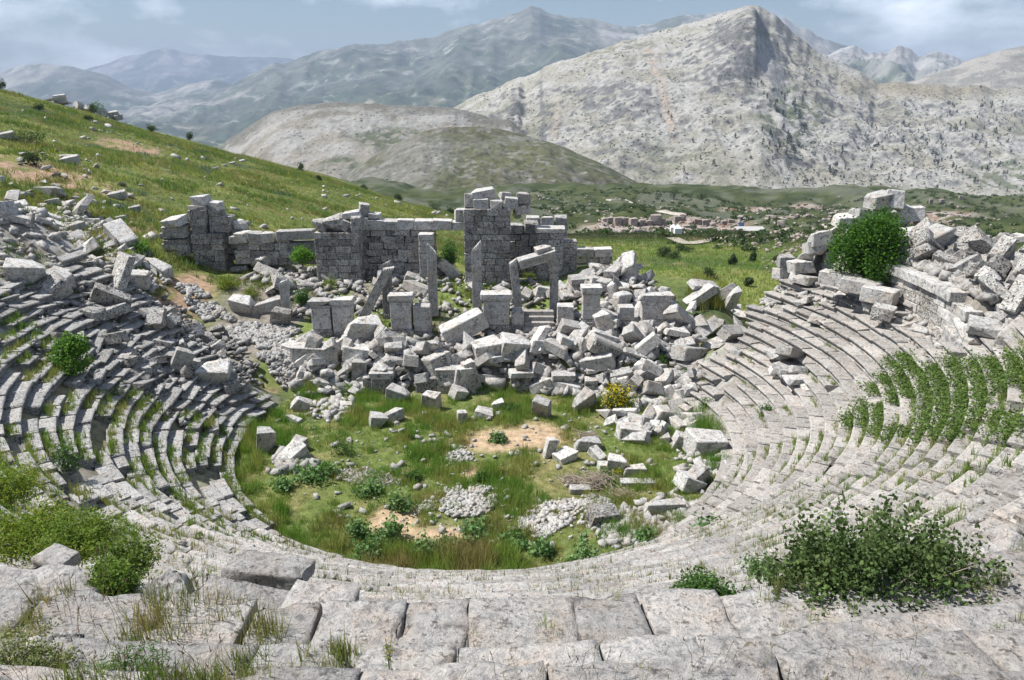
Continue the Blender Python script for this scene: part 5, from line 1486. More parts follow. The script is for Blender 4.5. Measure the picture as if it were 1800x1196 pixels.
# shrubs close to the viewer
t = shrub(1540, 1086, 2.3, .78, 'wide dark leafy bush at the right of the foreground', [(.05, .095, .03), (.065, .115, .035), (.038, .07, .022), (.085, .13, .04)], 11000, .055, Y=7.25, lobes=22, aspect=.75)
for fx, fy, fw, fh, fs in ((-.35, .1, 1.7, 1.45, 5), (.35, .2, 1.8, 1.25, 6), (.75, .25, 1.4, .8, 7), (-.8, .0, 1.2, .8, 8)):
    m, ctr = sprig_mesh('foliage', fw, fh, 130, 44, .055, [(.06, .10, .03), (.08, .12, .04), (.05, .085, .025), (.10, .15, .05)], 990 + fs, .7)
    ob('foliage', m, (fx, fy, 0), parent=t)
V_, F_ = [], []
for k in range(16):
    a = random.uniform(0, 2 * PI); e = Vector((math.cos(a) * random.uniform(.5, 1.45), math.sin(a) * .5, random.uniform(.25, 1.0)))
    tube((V_, F_), (random.uniform(-.3, .3), 0, 0), e * .6 + Vector((0, 0, .1)), .011, .008, 5); tube((V_, F_), e * .6 + Vector((0, 0, .1)), e, .008, .003, 5)
ob('dead_branches', mesh('dead_branches', V_, F_, M_TWIG), parent=t)
shrub(1228, 1062, 1.25, .55, 'round leafy shrub behind the walkway slabs right of centre', GREEN, 4200, .055, Y=10.4, lobes=12, aspect=.7)
shrub(1335, 1010, .6, .5, 'small weedy shrub between the two foreground bushes', WEED, 700, .06, Y=11.0, spiky=.3)
shrub(60, 965, 1.6, .8, 'big bright yellow-green shrub at the left edge of the foreground', LIME, 11000, .065, Y=12.0, lobes=14, spiky=.45, aspect=.35)
shrub(150, 970, 1.4, .7, 'bright feathery shrub right of the one at the left edge', [(.13, .20, .03), (.10, .17, .03), (.17, .22, .04)], 10000, .06, Y=11.2, lobes=12, spiky=.45, aspect=.35)
shrub(20, 880, 1.3, .9, 'yellow-green shrub on the left edge above the others', LIME, 6000, .065, Y=14.5, spiky=.4, aspect=.35)
shrub(205, 1085, 1.0, .72, 'small-leaved green shrub between the left foreground blocks', [(.09, .155, .025), (.12, .185, .03), (.07, .12, .02)], 9000, .038, Y=8.0, lobes=14, aspect=.8)
shrub(230, 1000, 1.0, .5, 'low green shrub behind the left foreground blocks', [(.11, .17, .03), (.13, .19, .04)], 4500, .05, Y=10.0, lobes=9, spiky=.3)
shrub(25, 1190, .8, .42, 'pale grey-green herb at the bottom left corner', [(.22, .25, .12), (.28, .30, .14), (.12, .16, .06)], 4000, .026, Y=5.0, spiky=.5)
shrub(225, 1200, .62, .34, 'upright green plant with many stems at the bottom left', GREEN, 1500, .05, Y=5.0, spiky=.6, aspect=.18)
shrub(90, 1196, .5, .32, 'yellowish herb beside the small dark stone', [(.20, .23, .08), (.13, .17, .05)], 700, .03, Y=5.0, spiky=.5)
shrub(1722, 1215, .25, .3, 'small nettle-like plant at the bottom right', GREEN, 160, .05, Y=4.9, spiky=.5)

def wild_stems(px, py, Y, h, label, n=5, col=((.16, .20, .06), (.13, .17, .05)), flower=(.6, .52, .06), spread=.1):
    """tall thin flowering stalks"""
    p = at(px, py, Y); t = thing('wild_flower', label, 'plant', p)
    V, F = [], []; tips = []
    for k in range(n):
        b = (random.uniform(-spread, spread), random.uniform(-spread, spread), -.1)
        m_ = (b[0] * 1.6 + random.uniform(-.03, .03), b[1] * 1.6, h * .55); e = (m_[0] * 1.4 + random.uniform(-.05, .05), m_[1] * 1.4, h * random.uniform(.8, 1.05))
        tube((V, F), b, m_, .006, .004, 4); tube((V, F), m_, e, .004, .002, 4)
        for q in np.linspace(.25, 1, 16):
            A_ = Vector(b).lerp(Vector(m_), min(1, q * 1.8)) if q < .55 else Vector(m_).lerp(Vector(e), (q - .55) / .45)
            tips.append(A_ + Vector((random.gauss(0, .02), random.gauss(0, .02), 0)))
    ob('stem', mesh('stem', V, F, M_STEM), parent=t)
    P = np.array([v[:] for v in tips]); lv, lf = leaf_quads(P, np.full(len(P), .035), .35)
    ob('leaves', mesh_np('leaves', lv, lf, M_LEAF, tints(len(P), col, 4)), parent=t)
    P = np.array([v[:] for v in tips if v.z > h * .6]); lv, lf = leaf_quads(P, np.full(len(P), .016), .9)
    ob('flowers', mesh_np('flowers', lv, lf, M_LEAF, tints(len(P), [flower], 4)), parent=t)
M_STEM = simple_mat('green_stem', (.13, .17, .05))
wild_stems(688, 1200, 5.2, .42, 'yellowish stalk with small flowers standing at the bottom centre left', 4, spread=.03)
wild_stems(1765, 1140, 6.2, .62, 'tall thin yellow-flowered stalks at the right edge of the foreground', 5)
wild_stems(1735, 1120, 6.4, .50, 'thin flowering stalk just left of the tall ones at the right edge', 3)
wild_stems(355, 1030, 9.0, .35, 'green stalky plant left of the overhanging slab', 5)

# ------------------------------------------------------------------ grass
def blades(P, h, nb, spread, cols, width=.02, lean=.35, two=False, rng=RNG):
    """P (n,3) tuft roots, h (n,) heights, cols (n,3); every tuft has nb blades"""
    n = len(P)
    Pb = np.repeat(P, nb, 0); hb = np.repeat(h, nb) * rng.uniform(.55, 1.15, n * nb)
    sp = np.repeat(spread if np.ndim(spread) else np.full(n, spread), nb)
    a = rng.uniform(0, 2 * PI, n * nb); q = np.sqrt(rng.random(n * nb)) * sp
    root = Pb + np.stack([np.cos(a) * q, np.sin(a) * q, np.full(n * nb, -.03)], 1)
    la = rng.uniform(0, 2 * PI, n * nb); ll = np.abs(rng.normal(0, lean, n * nb))
    tip = root + np.stack([np.cos(la) * ll * hb, np.sin(la) * ll * hb, hb / np.sqrt(1 + ll * ll)], 1)
    wa = rng.uniform(0, PI, n * nb); w = width * rng.uniform(.6, 1.3, n * nb) * (np.repeat(h, nb) / np.mean(h)) ** .5
    wv = np.stack([np.cos(wa) * w, np.sin(wa) * w, np.zeros(n * nb)], 1)
    c = np.repeat(cols, nb, 0) * rng.uniform(.7, 1.3, (n * nb, 1))
    V = np.stack([root - wv, root + wv, tip], 1).reshape(-1, 3)
    return V, np.arange(3 * n * nb).reshape(-1, 3), np.repeat(c, 3, 0)

def grass(name, P, h, nb, spread, cols, label=None, width=.02, lean=.35):
    V, F, C = blades(P, h, nb, spread, cols, width, lean)
    return tag(ob(name, mesh_np(name, V, F, M_GRASS, np.clip(C, .005, .8))), label, 'grass', kind='stuff')

def patch_cols(x, y, seed, a, b, c, sc=3.0):
    n1 = sstep(.35, .65, fbm(x / sc, y / sc, seed))[:, None]; n2 = sstep(.52, .68, fbm(x / (sc * .35), y / (sc * .35), seed + 3))[:, None]
    return (np.array(a) * (1 - n1) + np.array(b) * n1) * (1 - n2 * .7) + np.array(c) * n2 * .7

# grass floor of the theatre
n = 26000
x = RNG.uniform(CX - 13.2, CX + 13.2, n); y = RNG.uniform(CY - 13.2, 45.5, n)
r_, ph_ = polar(x, y)
dry = spots(x, y, DRY)
k = (r_ < R0 + .25 + .5 * (np.abs(ph_) < 38)) & (y < 44.6) & (RNG.random(n) > dry * .93)
x, y, dry = x[k], y[k], dry[k]
h = (.10 + .34 * sstep(.35, .7, fbm(x / 2.2, y / 2.2, 401)) + .25 * sstep(.6, .75, fbm(x / .9, y / .9, 402))) * (1 - .55 * dry) * (1 + .5 * (polar(x, y)[0] > R0 - 1.2))
c = patch_cols(x, y, 405, (.125, .235, .04), (.19, .265, .06), (.30, .28, .11), 2.4)
brn = (sstep(.45, .65, fbm(x / 1.5, y / 1.5, 407)) * sstep(33, 27, y) * .75)[:, None]
c = c * (1 - brn) + np.array((.25, .19, .10)) * brn
c = c * (1 - dry[:, None]) + np.array((.40, .30, .17)) * dry[:, None]
grass('floor_grass', gpts(x, y), h * 1.35, 9, .16, c, 'rough grass covering the round floor of the theatre', .012)

# hillside
def hill_points(n, d0, d1, a0, a1):
    d = np.sqrt(RNG.uniform(d0 ** 2, d1 ** 2, n)); a = np.radians(RNG.uniform(a0, a1, n))
    return d * np.sin(a), d * np.cos(a)
x, y = hill_points(50000, 40, 170, -37, 0)
r_, ph_ = polar(x, y)
dryh = spots(x, y, DRYHILL)
k = ((r_ > 31) | ((y > 60) & (x > -22))) & (y > 46) & ~((y < 62) & (x > -21)) & (RNG.random(len(x)) > dryh * .8)
x, y = x[k], y[k]
h = .22 + .42 * sstep(.4, .7, fbm(x / 5, y / 5, 411)) + .1 * RNG.random(len(x))
c = patch_cols(x, y, 415, (.135, .205, .055), (.215, .265, .08), (.31, .26, .13), 7)
bl = sstep(.60, .70, fbm(x / 4, y / 4, 419))[:, None] * sstep(.5, .6, fbm(x / 30, y / 30, 421))[:, None]
c = c * (1 - bl) + np.array((.13, .19, .13)) * bl
ylw = (RNG.random(len(x)) < .012 + .07 * (fbm(x / 9, y / 9, 423) > .62))
c[ylw] = (.42, .40, .04)
grass('hillside_grass', gpts(x, y), h, 6, .3, c, 'long grass over the green hillside', .035, .5)
xs_, ys_ = hill_points(320, 52, 150, -37, -4)
k_ = ~((ys_ < 62) & (xs_ > -22)) & (fbm(xs_ / 12, ys_ / 12, 551) > .46)
xs_, ys_ = xs_[k_], ys_[k_]
tag(ob('hillside_stones', stones_mesh('hillside_stones', gpts(xs_, ys_, .08), .15 + .75 * RNG.random(len(xs_)) ** 3, M_RUB)), 'small grey stones dotted over the green hillside', 'stones', kind='stuff')
# bank around the strewn stones, upper left
x, y = scatter([(0, 330), (100, 310), (260, 380), (330, 440), (480, 470), (520, 520), (400, 520), (300, 510), (0, 530)], 9000)
k = fbm(x / 2.5, y / 2.5, 431) > .44
x, y = x[k], y[k]
c = patch_cols(x, y, 433, (.095, .155, .035), (.14, .18, .045), (.30, .22, .12), 3)
grass('bank_grass', gpts(x, y), .18 + .35 * RNG.random(len(x)) ** 2, 7, .2, c, 'grass between the strewn stones at upper left', .02)
# meadow and slopes to the right
x, y = hill_points(34000, 50, 165, -2, 38)
r_, ph_ = polar(x, y)
k = (r_ > 31) & ~((y < 58) & (x < 9.3)) & ~((y < 60) & (x < 4))
x, y = x[k], y[k]
far = sstep(112, 150, y)[:, None]
c = patch_cols(x, y, 441, (.15, .25, .05), (.20, .28, .065), (.27, .28, .10), 9) * (1 - far) + patch_cols(x, y, 443, (.042, .066, .022), (.085, .10, .04), (.13, .125, .06), 8) * far
grass('meadow_grass', gpts(x, y), .25 + .3 * RNG.random(len(x)), 5, .36, c, 'green meadow grass behind the stage', .035, .4)
x, y = scatter([(1205, 520), (1270, 500), (1300, 525), (1270, 548), (1220, 548)], 1300)
grass('tall_meadow_weeds', gpts(x, y), .5 + .6 * RNG.random(len(x)), 8, .22, patch_cols(x, y, 447, (.17, .22, .04), (.26, .27, .10), (.34, .33, .06), 2), 'tall yellowish weeds where the meadow meets the heap', .025, .3)
# stage: tufts among the rubble
x, y = scatter([(330, 480), (560, 470), (830, 490), (1010, 500), (1050, 590), (850, 610), (660, 600), (480, 540)], 4200)
k = fbm(x / 1.6, y / 1.6, 451) > .53
x, y = x[k], y[k]
grass('stage_grass', gpts(x, y), .2 + .45 * RNG.random(len(x)), 8, .16, patch_cols(x, y, 453, (.09, .16, .03), (.14, .2, .04), (.22, .2, .07), 2), 'grass tufts growing between the fallen blocks of the stage', .018)

# weeds rooted along the joints of the seats
def seat_weeds(name, label, pmin, pmax, prob, n_each, hmin, hmax, cols, rmin=0, rmax=99, nb=8, width=.008, lean=.3, clump=.0, vs=.10):
    P, H = [], []
    for loc, rot, L in SEAT_TOPS:
        r_, ph_ = polar(np.array([loc.x]), np.array([loc.y])); r_, ph_ = float(r_[0]), float(ph_[0])
        if not (pmin <= ph_ < pmax and rmin <= r_ < rmax): continue
        pr = prob
        if clump: pr = prob * float(sstep(.5 - .12, .5 + .12, fbm(np.array([loc.x / 1.8]), np.array([loc.y / 1.8]), 463)[0])) * 2
        if random.random() > pr: continue
        a = R(ph_)
        for _ in range(n_each):
            u = random.uniform(-.5, .5) * L; v = .52 - abs(random.gauss(0, vs))
            P.append((loc.x + u * math.cos(a) + v * math.sin(a), loc.y + u * math.sin(a) - v * math.cos(a), loc.z - .03)); H.append(random.uniform(hmin, hmax))
    if not P: return
    P = np.array(P); H = np.array(H)
    grass(name, P, H, nb, .07, patch_cols(P[:, 0], P[:, 1], 467, *cols, 2), label, width, lean)
GRN = ((.12, .20, .04), (.18, .24, .055), (.28, .26, .11)); STRAW = ((.20, .22, .08), (.32, .29, .14), (.15, .21, .055))
seat_weeds('seat_grass', 'green grass growing in bands along the left seat rows', -86, -28, 1.3, 24, .15, .55, GRN, clump=1, nb=9, width=.015, vs=.2)
seat_weeds('seat_grass', 'thin dry grass standing along the lowest seats near the viewer', -46, 38, 1.7, 20, .14, .46, ((.15, .21, .055), (.26, .26, .10), (.34, .29, .14)), clump=1, nb=7, width=.009, vs=.17)
seat_weeds('seat_grass', 'grass tufts on the right seat rows', 24, 70, 1.0, 18, .14, .48, GRN, clump=1, nb=8, width=.012, vs=.12)
seat_weeds('seat_grass', 'sparse tufts on the upper right seats', 62, 116, .10, 12, .15, .45, GRN, nb=8, width=.010)
seat_weeds('seat_grass', 'sparse grass between the tumbled left seats', -112, -82, .14, 12, .15, .45, GRN, nb=8, width=.012)
seat_weeds('seat_grass', 'dense green grass at the feet of the lowest rows', -95, 40, .5, 8, .15, .5, GRN, rmax=13.6, nb=8, width=.012, clump=1)

# creeping plants over the right seats
CRP = [(1475, 745), (1490, 700), (1540, 660), (1565, 625), (1610, 615), (1650, 640), (1640, 625), (1700, 640), (1800, 630), (1800, 745), (1760, 770), (1690, 760), (1620, 780), (1560, 770), (1545, 795), (1530, 775)]
P = []
for loc, rot, L in SEAT_TOPS:
    px, py = proj(loc.x, loc.y, loc.z)
    if not in_poly(np.array([px]), np.array([py]), CRP)[0]: continue
    r_, ph_ = polar(np.array([loc.x]), np.array([loc.y])); a = R(float(ph_[0]))
    dens = float(fbm(np.array([loc.x / 1.1]), np.array([loc.y / 1.1]), 471)[0]) + .06 * random.random()
    tall = .07 + .16 * random.random()
    for _ in range(int(560 * L * float(sstep(.29, .44, dens)))):
        u = random.uniform(-.6, .6) * L; v = .72 - abs(random.gauss(0, .36)); hh = abs(random.gauss(0, tall)) + .03
        P.append((loc.x + u * math.cos(a) + v * math.sin(a), loc.y + u * math.sin(a) - v * math.cos(a), loc.z + hh))
P = np.array(P)
V, F = leaf_quads(P, RNG.uniform(.06, .13, len(P)), .75, .6)
tag(ob('creeping_plants', mesh_np('creeping_plants', V, F, M_LEAF, tints(len(P), CREEP, 4))), 'bright green creeping plants spread over the right seat rows', 'creeping plants', kind='stuff')

# foreground stalks with seed heads
def stalks(poly_y, n, hmin, hmax, label, col=(.30, .25, .13), head=(.20, .13, .09)):
    V, F, C = [], [], []
    for _ in range(n):
        (x0, x1), (y0, y1) = poly_y
        p = Vector((random.uniform(x0, x1), random.uniform(y0, y1), 0)); p.z = float(tread_top(np.array([p.x]), np.array([p.y]))[0]) - .05
        h = random.uniform(hmin, hmax); a = random.uniform(-.6, .9)
        b = p + Vector((a * .15 * h, random.uniform(-.1, .1) * h, h * .6)); e = p + Vector((a * .5 * h, random.uniform(-.2, .2) * h, h))
        o0 = len(V); tube((V, F), p, b, .003, .0022, 3); tube((V, F), b, e, .0022, .0015, 3)
        C += [col] * (len(V) - o0)
        o0 = len(V); tube((V, F), e, e + (e - b) * .35, .006, .001, 4); C += [head] * (len(V) - o0)
    m = bpy.data.meshes.new('seed_grass'); m.from_pydata([tuple(v) for v in V], [], F); m.update()
    at_ = m.attributes.new('tint', 'FLOAT_COLOR', 'POINT'); cc = np.ones((len(V), 4), dtype=np.float32); cc[:, :3] = np.array(C); at_.data.foreach_set('color', cc.ravel())
    m.materials.append(M_GRASS)
    tag(ob('seed_grass', m), label, 'grass', kind='stuff')
stalks(((-4.6, -3.0), (6.0, 8.6)), 90, .3, .6, 'dark headed grass stalks at the left edge of the foreground')
stalks(((-3.6, -2.2), (4.4, 6.0)), 90, .2, .4, 'seed grass over the stones at the bottom left')
stalks(((-.6, 3.2), (4.3, 5.2)), 80, .15, .32, 'dry seed grass along the bottom edge of the foreground', (.26, .24, .12), (.24, .19, .10))
stalks(((5.2, 7.2), (8.6, 10.6)), 130, .3, .5, 'dry pale grass beside the wide foreground bush', (.36, .30, .17), (.38, .30, .18))
def near_grass(label, poly, n, h0, h1, cols, thr=.45, width=.006, nb=9):
    (x0, x1), (y0, y1) = poly
    x = RNG.uniform(x0, x1, n); y = RNG.uniform(y0, y1, n)
    k = fbm(x / .7, y / .7, 481) > thr
    x, y = x[k], y[k]; P = np.stack([x, y, tread_top(x, y) - .03], 1)
    grass('foreground_grass', P, RNG.uniform(h0, h1, len(x)), nb, .06, patch_cols(x, y, 483, *cols, .8), label, width)
near_grass('mixed green and straw grass among the left foreground blocks', ((-5.0, -2.2), (5.2, 9.0)), 1600, .15, .42, ((.15, .19, .05), (.26, .25, .10), (.36, .27, .14)), .44)
near_grass('short grass and moss at the bottom left corner', ((-3.4, -1.4), (4.3, 6.0)), 900, .1, .3, ((.12, .17, .04), (.20, .22, .08), (.30, .22, .12)), .42)
near_grass('weeds rooted in the cracks of the broad walkway slabs', ((-1.5, 5.5), (4.2, 6.9)), 420, .06, .22, GRN, .56, .004)
near_grass('grass behind the broad walkway slabs', ((-3.5, 6.0), (7.0, 9.5)), 2200, .12, .34, STRAW, .5, .005)
near_grass('grass around the wide foreground bush', ((3.0, 7.0), (7.4, 10.5)), 1300, .15, .42, ((.13, .18, .05), (.22, .22, .09), (.33, .27, .14)), .46)

# heaps of dry twigs on the grass floor
def twigs(px, py, w, h, n, label):
    p = ong(px, py); t = thing('twig_heap', label, 'dry twigs', p)
    V, F = [], []
    for _ in range(n):
        a = random.uniform(0, 2 * PI); c0 = Vector((random.gauss(0, w * .25), random.gauss(0, w * .2), random.uniform(0, h)))
        d = Vector((math.cos(a), math.sin(a), random.uniform(-.3, .5))) * random.uniform(.2, .5)
        tube((V, F), c0 - d, c0 + d * .3, .014, .010, 4); tube((V, F), c0 + d * .3, c0 + d + Vector((0, 0, random.uniform(-.1, .1))), .010, .004, 4)
    ob('twigs', mesh('twigs', V, F, M_TWIG), parent=t)
twigs(1050, 855, 1.6, .5, 260, 'large heap of dry grey twigs on the grass floor')
twigs(1005, 848, .9, .3, 110, 'small heap of dry twigs left of the large twig heap')
twigs(1088, 872, 1.0, .2, 100, 'sprawl of dry twigs right below the large twig heap')
twigs(1034, 770, 1.0, .2, 90, 'dry twigs lying on the oblong block')

# ------------------------------------------------------------------ hill crest: fallen column drums
def drum(px, py, rad, ln, rot, label):
    p = ong(px, py); V, F = [], []; nf = 20; m = nf * 2
    for z in (-.5, .5):
        for k in range(m):
            q = rad * (1 if k % 2 == 0 else .9); V.append((math.cos(2 * PI * k / m) * q, math.sin(2 * PI * k / m) * q, z * ln))
    for k in range(m): F.append((k, (k + 1) % m, m + (k + 1) % m, m + k))
    F.append(tuple(reversed(range(m)))); F.append(tuple(range(m, 2 * m)))
    tag(ob('column_drum', mesh('column_drum', V, F, M_PALE), (p.x, p.y, p.z + rad * .55), tuple(R(a) for a in rot)), label, 'column drum')
drum(180, 203, 1.0, 1.3, (80, 0, 20), 'large fluted column drum lying at the right of the crest group')
drum(137, 182, .9, 1.2, (75, 0, -30), 'fluted column drum at the left of the crest group')
drum(152, 190, .75, 1.0, (30, 20, 10), 'tipped pale column drum in front of the crest group')
for px, py, d_, rz, lab in [(102, 165, (2.2, 1.5, 1.6), 20, 'pointed white block on the crest left of the drums'), (88, 168, (3.2, 1.2, .5), -20, 'flat white slab at the left of the crest blocks'), (196, 190, (1.8, 1.3, 1.4), 30, 'rough block behind the large column drum'), (205, 205, (1.6, 1.2, 1.0), 60, 'rough block right of the large column drum'), (152, 172, (1.5, 1.0, 1.0), 10, 'squared block between the two column drums'), (115, 182, (2.0, .9, .4), -15, 'flat pale slab below the pointed white block')]:
    block(px, py, d_, (8, -8, rz), lab, name='crest_block', lift=.2)

# ------------------------------------------------------------------ the dug ruins down the slope and the dirt road
def road(name, pts, w, color):
    P = [ong(*p) for p in pts]; V, F = [], []
    L = []
    for a, b in zip(P[:-1], P[1:]):
        for k in range(10): L.append(a.lerp(b, k / 10))
    L.append(P[-1])
    for i, p in enumerate(L):
        d = (L[min(i + 1, len(L) - 1)] - L[max(i - 1, 0)]); d.z = 0; d.normalize(); nrm = Vector((-d.y, d.x, 0))
        for s_ in (-1, -.33, .33, 1):
            q = p + nrm * w * .5 * s_; V.append((q.x, q.y, gz(q.x, q.y) + .22))
    for i in range(len(L) - 1):
        for j in range(3): F.append((i * 4 + j, i * 4 + j + 1, i * 4 + j + 5, i * 4 + j + 4))
    tag(ob(name, mesh(name, V, F, simple_mat(name, color, nscale=.6))), kind='structure')
road('dirt_road', [(1180, 420), (1205, 430), (1250, 424), (1310, 415), (1380, 405), (1450, 395), (1500, 378)], 2.6, (.34, .30, .25))
road('dirt_path', [(1065, 352), (1110, 356), (1160, 372), (1200, 378)], 3.5, (.36, .33, .29))
rs = random.Random(91)
def far_piers(spec, label, group):
    for px, py, w, h in spec:
        p = ong(px, py)
        o = ob('excavated_pier', rs.choice(FALL['far']), (p.x, p.y, p.z + h * .16), (0, rs.uniform(-.06, .06), rs.uniform(-.4, .4)), (w * .6, w * .5, h * .42))
        nth = 'first second third fourth fifth sixth seventh eighth ninth tenth eleventh twelfth thirteenth fourteenth fifteenth sixteenth seventeenth eighteenth'.split()[sorted(spec).index((px, py, w, h))]
        tag(o, f'{"tall" if h > 5 else "low"} {label}, {nth} from the left', 'ruined pier', group, kind='thing')
far_piers([(1062, 392, 3, 3.5), (1072, 393, 3, 4.5), (1085, 397, 3.2, 6.5), (1099, 396, 3.4, 6.0), (1113, 398, 4, 6.5), (1128, 396, 3, 4), (1140, 396, 3, 3.2), (1152, 393, 5, 6.5), (1163, 394, 3, 4.2), (1175, 394, 3, 3.4), (1190, 392, 4, 5.5), (1200, 390, 3, 5.8), (1212, 396, 3, 3), (1226, 394, 3.4, 4), (1239, 396, 4, 4.5), (1252, 398, 3, 3), (1272, 395, 3, 3.2), (1285, 392, 3, 2.6)],
          'pale stone pier standing in the far dug ruins', 'piers in the far dug ruins')
far_piers([(1600, 372, 3, 3), (1618, 366, 3, 4), (1636, 358, 3, 6), (1655, 356, 4, 5), (1672, 362, 3, 5), (1690, 350, 5, 5), (1372, 398, 3.4, 4.6)], 'pale stone pier in the far ruins behind the corner ruin', 'piers in the far right ruins')
def low_walls(pts, label, h=1.0):
    P = [ong(*p) for p in pts]; t = tag(thing('excavated_wall', label, 'low wall', P[0], group='low walls of the far dug ruins'), kind='thing')
    for a, b in zip(P[:-1], P[1:]):
        d = b - a; L = math.hypot(d.x, d.y)
        n = max(2, int(L / 4))
        for k in range(n):
            q = a.lerp(b, (k + .5) / n)
            ob('wall_length', rs.choice(FALL['far']), (q.x - t.location.x, q.y - t.location.y, gz(q.x, q.y) - t.location.z + h * .3), (0, 0, math.atan2(d.y, d.x) + rs.uniform(-.06, .06)), (L / n * 1.02, 1.6, h * rs.uniform(.6, 1.2)), t)
low_walls([(1590, 382), (1640, 374), (1700, 385)], 'long low wall of the far dug ruins behind the corner ruin')
low_walls([(1600, 388), (1670, 392), (1690, 388)], 'second low wall below the first in the far right ruins')
low_walls([(1055, 398), (1120, 406), (1200, 402), (1290, 404)], 'low wall in front of the far standing piers')
low_walls([(1300, 385), (1350, 380), (1400, 384), (1470, 372)], 'low wall right of the dug ruins above the road')
def scatter_far(label, poly, n, s0, s1, mat=M_FAR_STONE):
    xs, ys = scatter(poly, n); s = s0 + (s1 - s0) * RNG.random(len(xs)) ** 2.5
    tag(ob('far_rubble', stones_mesh('far_rubble', gpts(xs, ys, .15), s, mat)), label, 'rubble', kind='stuff')
scatter_far('tumbled stone round the far dug ruins', [(1045, 400), (1060, 385), (1200, 380), (1300, 385), (1300, 408), (1200, 412), (1100, 410)], 800, .35, 1.4)
scatter_far('stone spread over the far slope right of the dug ruins', [(1300, 410), (1320, 370), (1480, 345), (1560, 350), (1480, 400), (1400, 430)], 700, .3, 1.3)
scatter_far('bands of grey stones on the far slope behind the stage', [(820, 350), (1000, 345), (1200, 345), (1240, 370), (1100, 375), (1000, 400), (900, 372)], 900, .3, 1.3)
scatter_far('stones on the far slope beyond the boulder bank', [(1560, 420), (1600, 370), (1800, 350), (1800, 430), (1700, 415)], 500, .3, 1.2)
scatter_far('stones lying along the far edge of the meadow', [(1240, 440), (1300, 420), (1420, 415), (1430, 450), (1330, 438)], 220, .2, .7)
def bushes_far(label, poly, n, w0, w1):
    xs, ys = scatter(poly, n); per = 40
    C_ = np.repeat(gpts(xs, ys), per, 0); w = np.repeat(RNG.uniform(w0, w1, len(xs)), per)
    d = RNG.normal(size=(len(C_), 3)); d[:, 2] = np.abs(d[:, 2]); d /= np.linalg.norm(d, axis=1)[:, None]
    P_ = C_ + d * (w * RNG.uniform(.6, 1.05, len(C_)))[:, None] * np.array([.6, .6, .5])
    V, F = leaf_quads(P_, w * .32, .8)
    tag(ob('scrub', mesh_np('scrub', V, F, M_LEAF, tints(len(P_), DARK, 4))), label, 'scrub', kind='stuff')
bushes_far('dark scrub over the far slope behind the stage', [(760, 355), (900, 335), (1200, 340), (1560, 345), (1800, 340), (1800, 430), (1560, 420), (1420, 450), (1230, 440), (1090, 425), (1000, 405)], 2400, .8, 2.6)
for px, py, s_, lab in [(1183, 409, 1.3, 'left of two white tents in the far dug ruins'), (1191, 412, 1.5, 'right of two white tents in the far dug ruins')]:
    p = ong(px, py); w = s_
    V = [(-w, -w, 0), (w, -w, 0), (w, w, 0), (-w, w, 0), (-w, -w, w * .8), (w, -w, w * .8), (w, w, w * .8), (-w, w, w * .8), (0, 0, w * 1.35)]
    V = [(a * .5, b * .5, c) for a, b, c in V]
    t = thing('tent', lab, 'tent', (p.x, p.y, p.z + .1))
    ob('tent_wall', mesh('tent_wall', V[:8], [(0, 1, 5, 4), (1, 2, 6, 5), (2, 3, 7, 6), (3, 0, 4, 7)], M_TENT), parent=t)
    ob('tent_roof', mesh('tent_roof', [(a * 1.06, b * 1.06, c) for a, b, c in V[4:]], [(0, 1, 4), (1, 2, 4), (2, 3, 4), (3, 0, 4)], M_TENT), parent=t)
p = ong(1303, 402)
tag(ob('tarpaulin', mesh('tarpaulin', [(-.8, 0, 0), (.8, 0, 0), (.8, .3, 1.7), (-.8, .3, 1.7), (.8, 1.6, 1.4), (-.8, 1.6, 1.4)], [(0, 1, 2, 3), (3, 2, 4, 5)], M_TARP), p), 'small blue tarpaulin in the far dug ruins', 'tarpaulin')
p = ong(1318, 412)
t = thing('shelter', 'flat pale shelter roof right of the blue tarpaulin in the far ruins', 'shelter', p)
ob('roof', mesh('roof', [(-3.4, -1.6, 1.0), (3.4, -1.6, 1.0), (3.4, 1.6, 1.5), (-3.4, 1.6, 1.5), (-3.4, -1.6, 1.1), (3.4, -1.6, 1.1), (3.4, 1.6, 1.6), (-3.4, 1.6, 1.6)], [(0, 3, 2, 1), (4, 5, 6, 7), (0, 1, 5, 4), (1, 2, 6, 5), (2, 3, 7, 6), (3, 0, 4, 7)], M_SHADE), parent=t)
for sx in (-1, 1):
    for sy in (-1, 1): ob('post', mesh('post', *(lambda V, F: (tube((V, F), (0, 0, -.4), (0, 0, 1.0 + (.5 if sy > 0 else 0)), .07, .07, 6), (V, F))[1])([], []), M_BARK), (sx * 3.1, sy * 1.4, 0), parent=t)

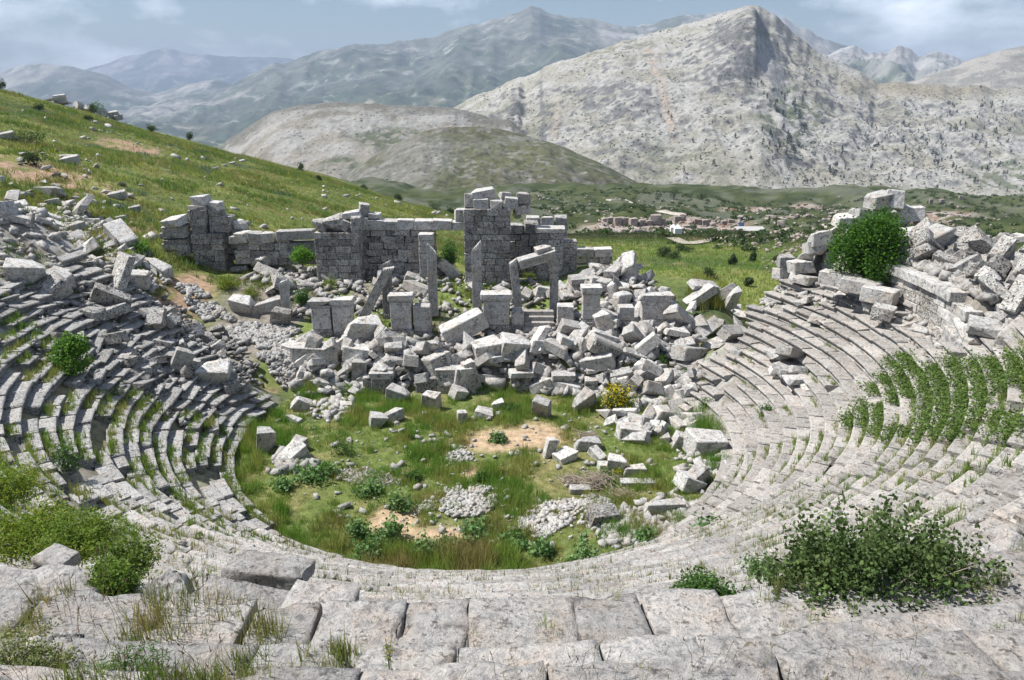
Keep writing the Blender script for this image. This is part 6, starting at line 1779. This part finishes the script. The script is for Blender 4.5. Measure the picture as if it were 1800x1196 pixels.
# ------------------------------------------------------------------ trees on the mountain
def tree_mesh(seed, mat):
    g = random.Random(seed); V, F = [], []
    tube((V, F), (0, 0, -.3), (0, 0, 2.4), .22, .1, 5); nt_ = len(V)
    for _ in range(34):
        zz = g.uniform(.9, 5.6); rad = (1 - (zz - .5) / 5.6) * 2.0 + .25; a = g.uniform(0, 2 * PI); q = rad * g.uniform(.2, .9)
        c_ = Vector((math.cos(a) * q, math.sin(a) * q, zz)); s_ = g.uniform(.55, 1.0)
        o = len(V); ax = Vector((g.gauss(0, 1), g.gauss(0, 1), g.gauss(0, 1))).normalized()
        for k in range(5): V.append(c_ + Vector((g.uniform(-s_, s_), g.uniform(-s_, s_), g.uniform(-s_ * .6, s_ * .6))))
        F += [(o, o + 1, o + 2), (o, o + 2, o + 3), (o + 1, o + 3, o + 4), (o, o + 4, o + 1), (o + 2, o + 4, o + 3)]
    m = bpy.data.meshes.new('mountain_tree'); m.from_pydata([tuple(v) for v in V], [], F); m.update()
    at_ = m.attributes.new('tint', 'FLOAT_COLOR', 'POINT'); cc = np.ones((len(V), 4), dtype=np.float32)
    cc[:, :3] = np.array([(.10, .085, .07)] * nt_ + [tuple(np.array((.03, .048, .026)) * g.uniform(.7, 1.4)) for _ in range(len(V) - nt_)]); at_.data.foreach_set('color', cc.ravel())
    m.materials.append(mat); return m
TREES = [tree_mesh(s_, M_LEAF) for s_ in range(6)]
X_, Y_, Z_, PX_, PY_ = [a_.ravel() for a_ in (MX, MY, MZ, MPX, MPY)]
dens = (blob(PX_, PY_, 1375, 205, 60, 70) * 3.0 + streak(PX_, PY_, [(1330, 160), (1370, 230), (1440, 300)], 30, 50) * 2.2 + blob(PX_, PY_, 1560, 260, 170, 70) * 1.4 + blob(PX_, PY_, 1740, 250, 90, 90) * 2.2 + blob(PX_, PY_, 1200, 260, 110, 60) * .35 + .06)
dens *= ((PX_ > 880) & (PX_ < 1830) & (PY_ < 345) & (PY_ > 60)) * (MY.ravel() < 1880)
dens *= sstep(.35, .6, fbm(PX_ / 30, PY_ / 30, 501))
idx = RNG.choice(len(X_), 300, replace=False, p=dens / dens.sum())
for k in idx:
    s_ = rs.uniform(.8, 1.9)
    q = PX_[k]
    zone = 'in the gully under the scree' if 1310 < q < 1450 and PY_[k] < 290 else 'on the right slope of the mountain' if q > 1450 else 'on the left face of the mountain'
    tag(ob('mountain_tree', TREES[k % 6], (X_[k], Y_[k], Z_[k]), (0, 0, rs.uniform(0, 6)), (s_ * rs.uniform(.8, 1.2), s_ * rs.uniform(.8, 1.2), s_)), 'small dark conifer ' + zone, 'tree', 'trees ' + zone)
dens2 = (.25 + blob(PX_, PY_, 1500, 270, 300, 80) + blob(PX_, PY_, 1000, 240, 120, 50) * .5) * ((PX_ > 820) & (PX_ < 1900) & (PY_ > 30)) * sstep(.3, .6, fbm(PX_ / 40, PY_ / 40, 503)) * (1 - streak(PX_, PY_, [(1335, 75), (1360, 130), (1385, 190)], 16, 24))
idx = RNG.choice(len(X_), 2600, replace=False, p=dens2 / dens2.sum())
C_ = np.stack([X_[idx], Y_[idx], Z_[idx]], 1); per = 7
w = np.repeat(RNG.uniform(.8, 2.4, len(idx)), per); C_ = np.repeat(C_, per, 0)
P_ = C_ + RNG.normal(size=C_.shape) * w[:, None] * np.array([.5, .5, .35]) + np.array([0, 0, .7])
V, F = leaf_quads(P_, w * 1.1, .8)
tag(ob('mountain_scrub', mesh_np('mountain_scrub', V, F, M_LEAF, tints(len(P_), [(.05, .06, .035), (.07, .08, .045)], 4))), 'low dark scrub dotted over the pale mountain', 'scrub', kind='stuff')
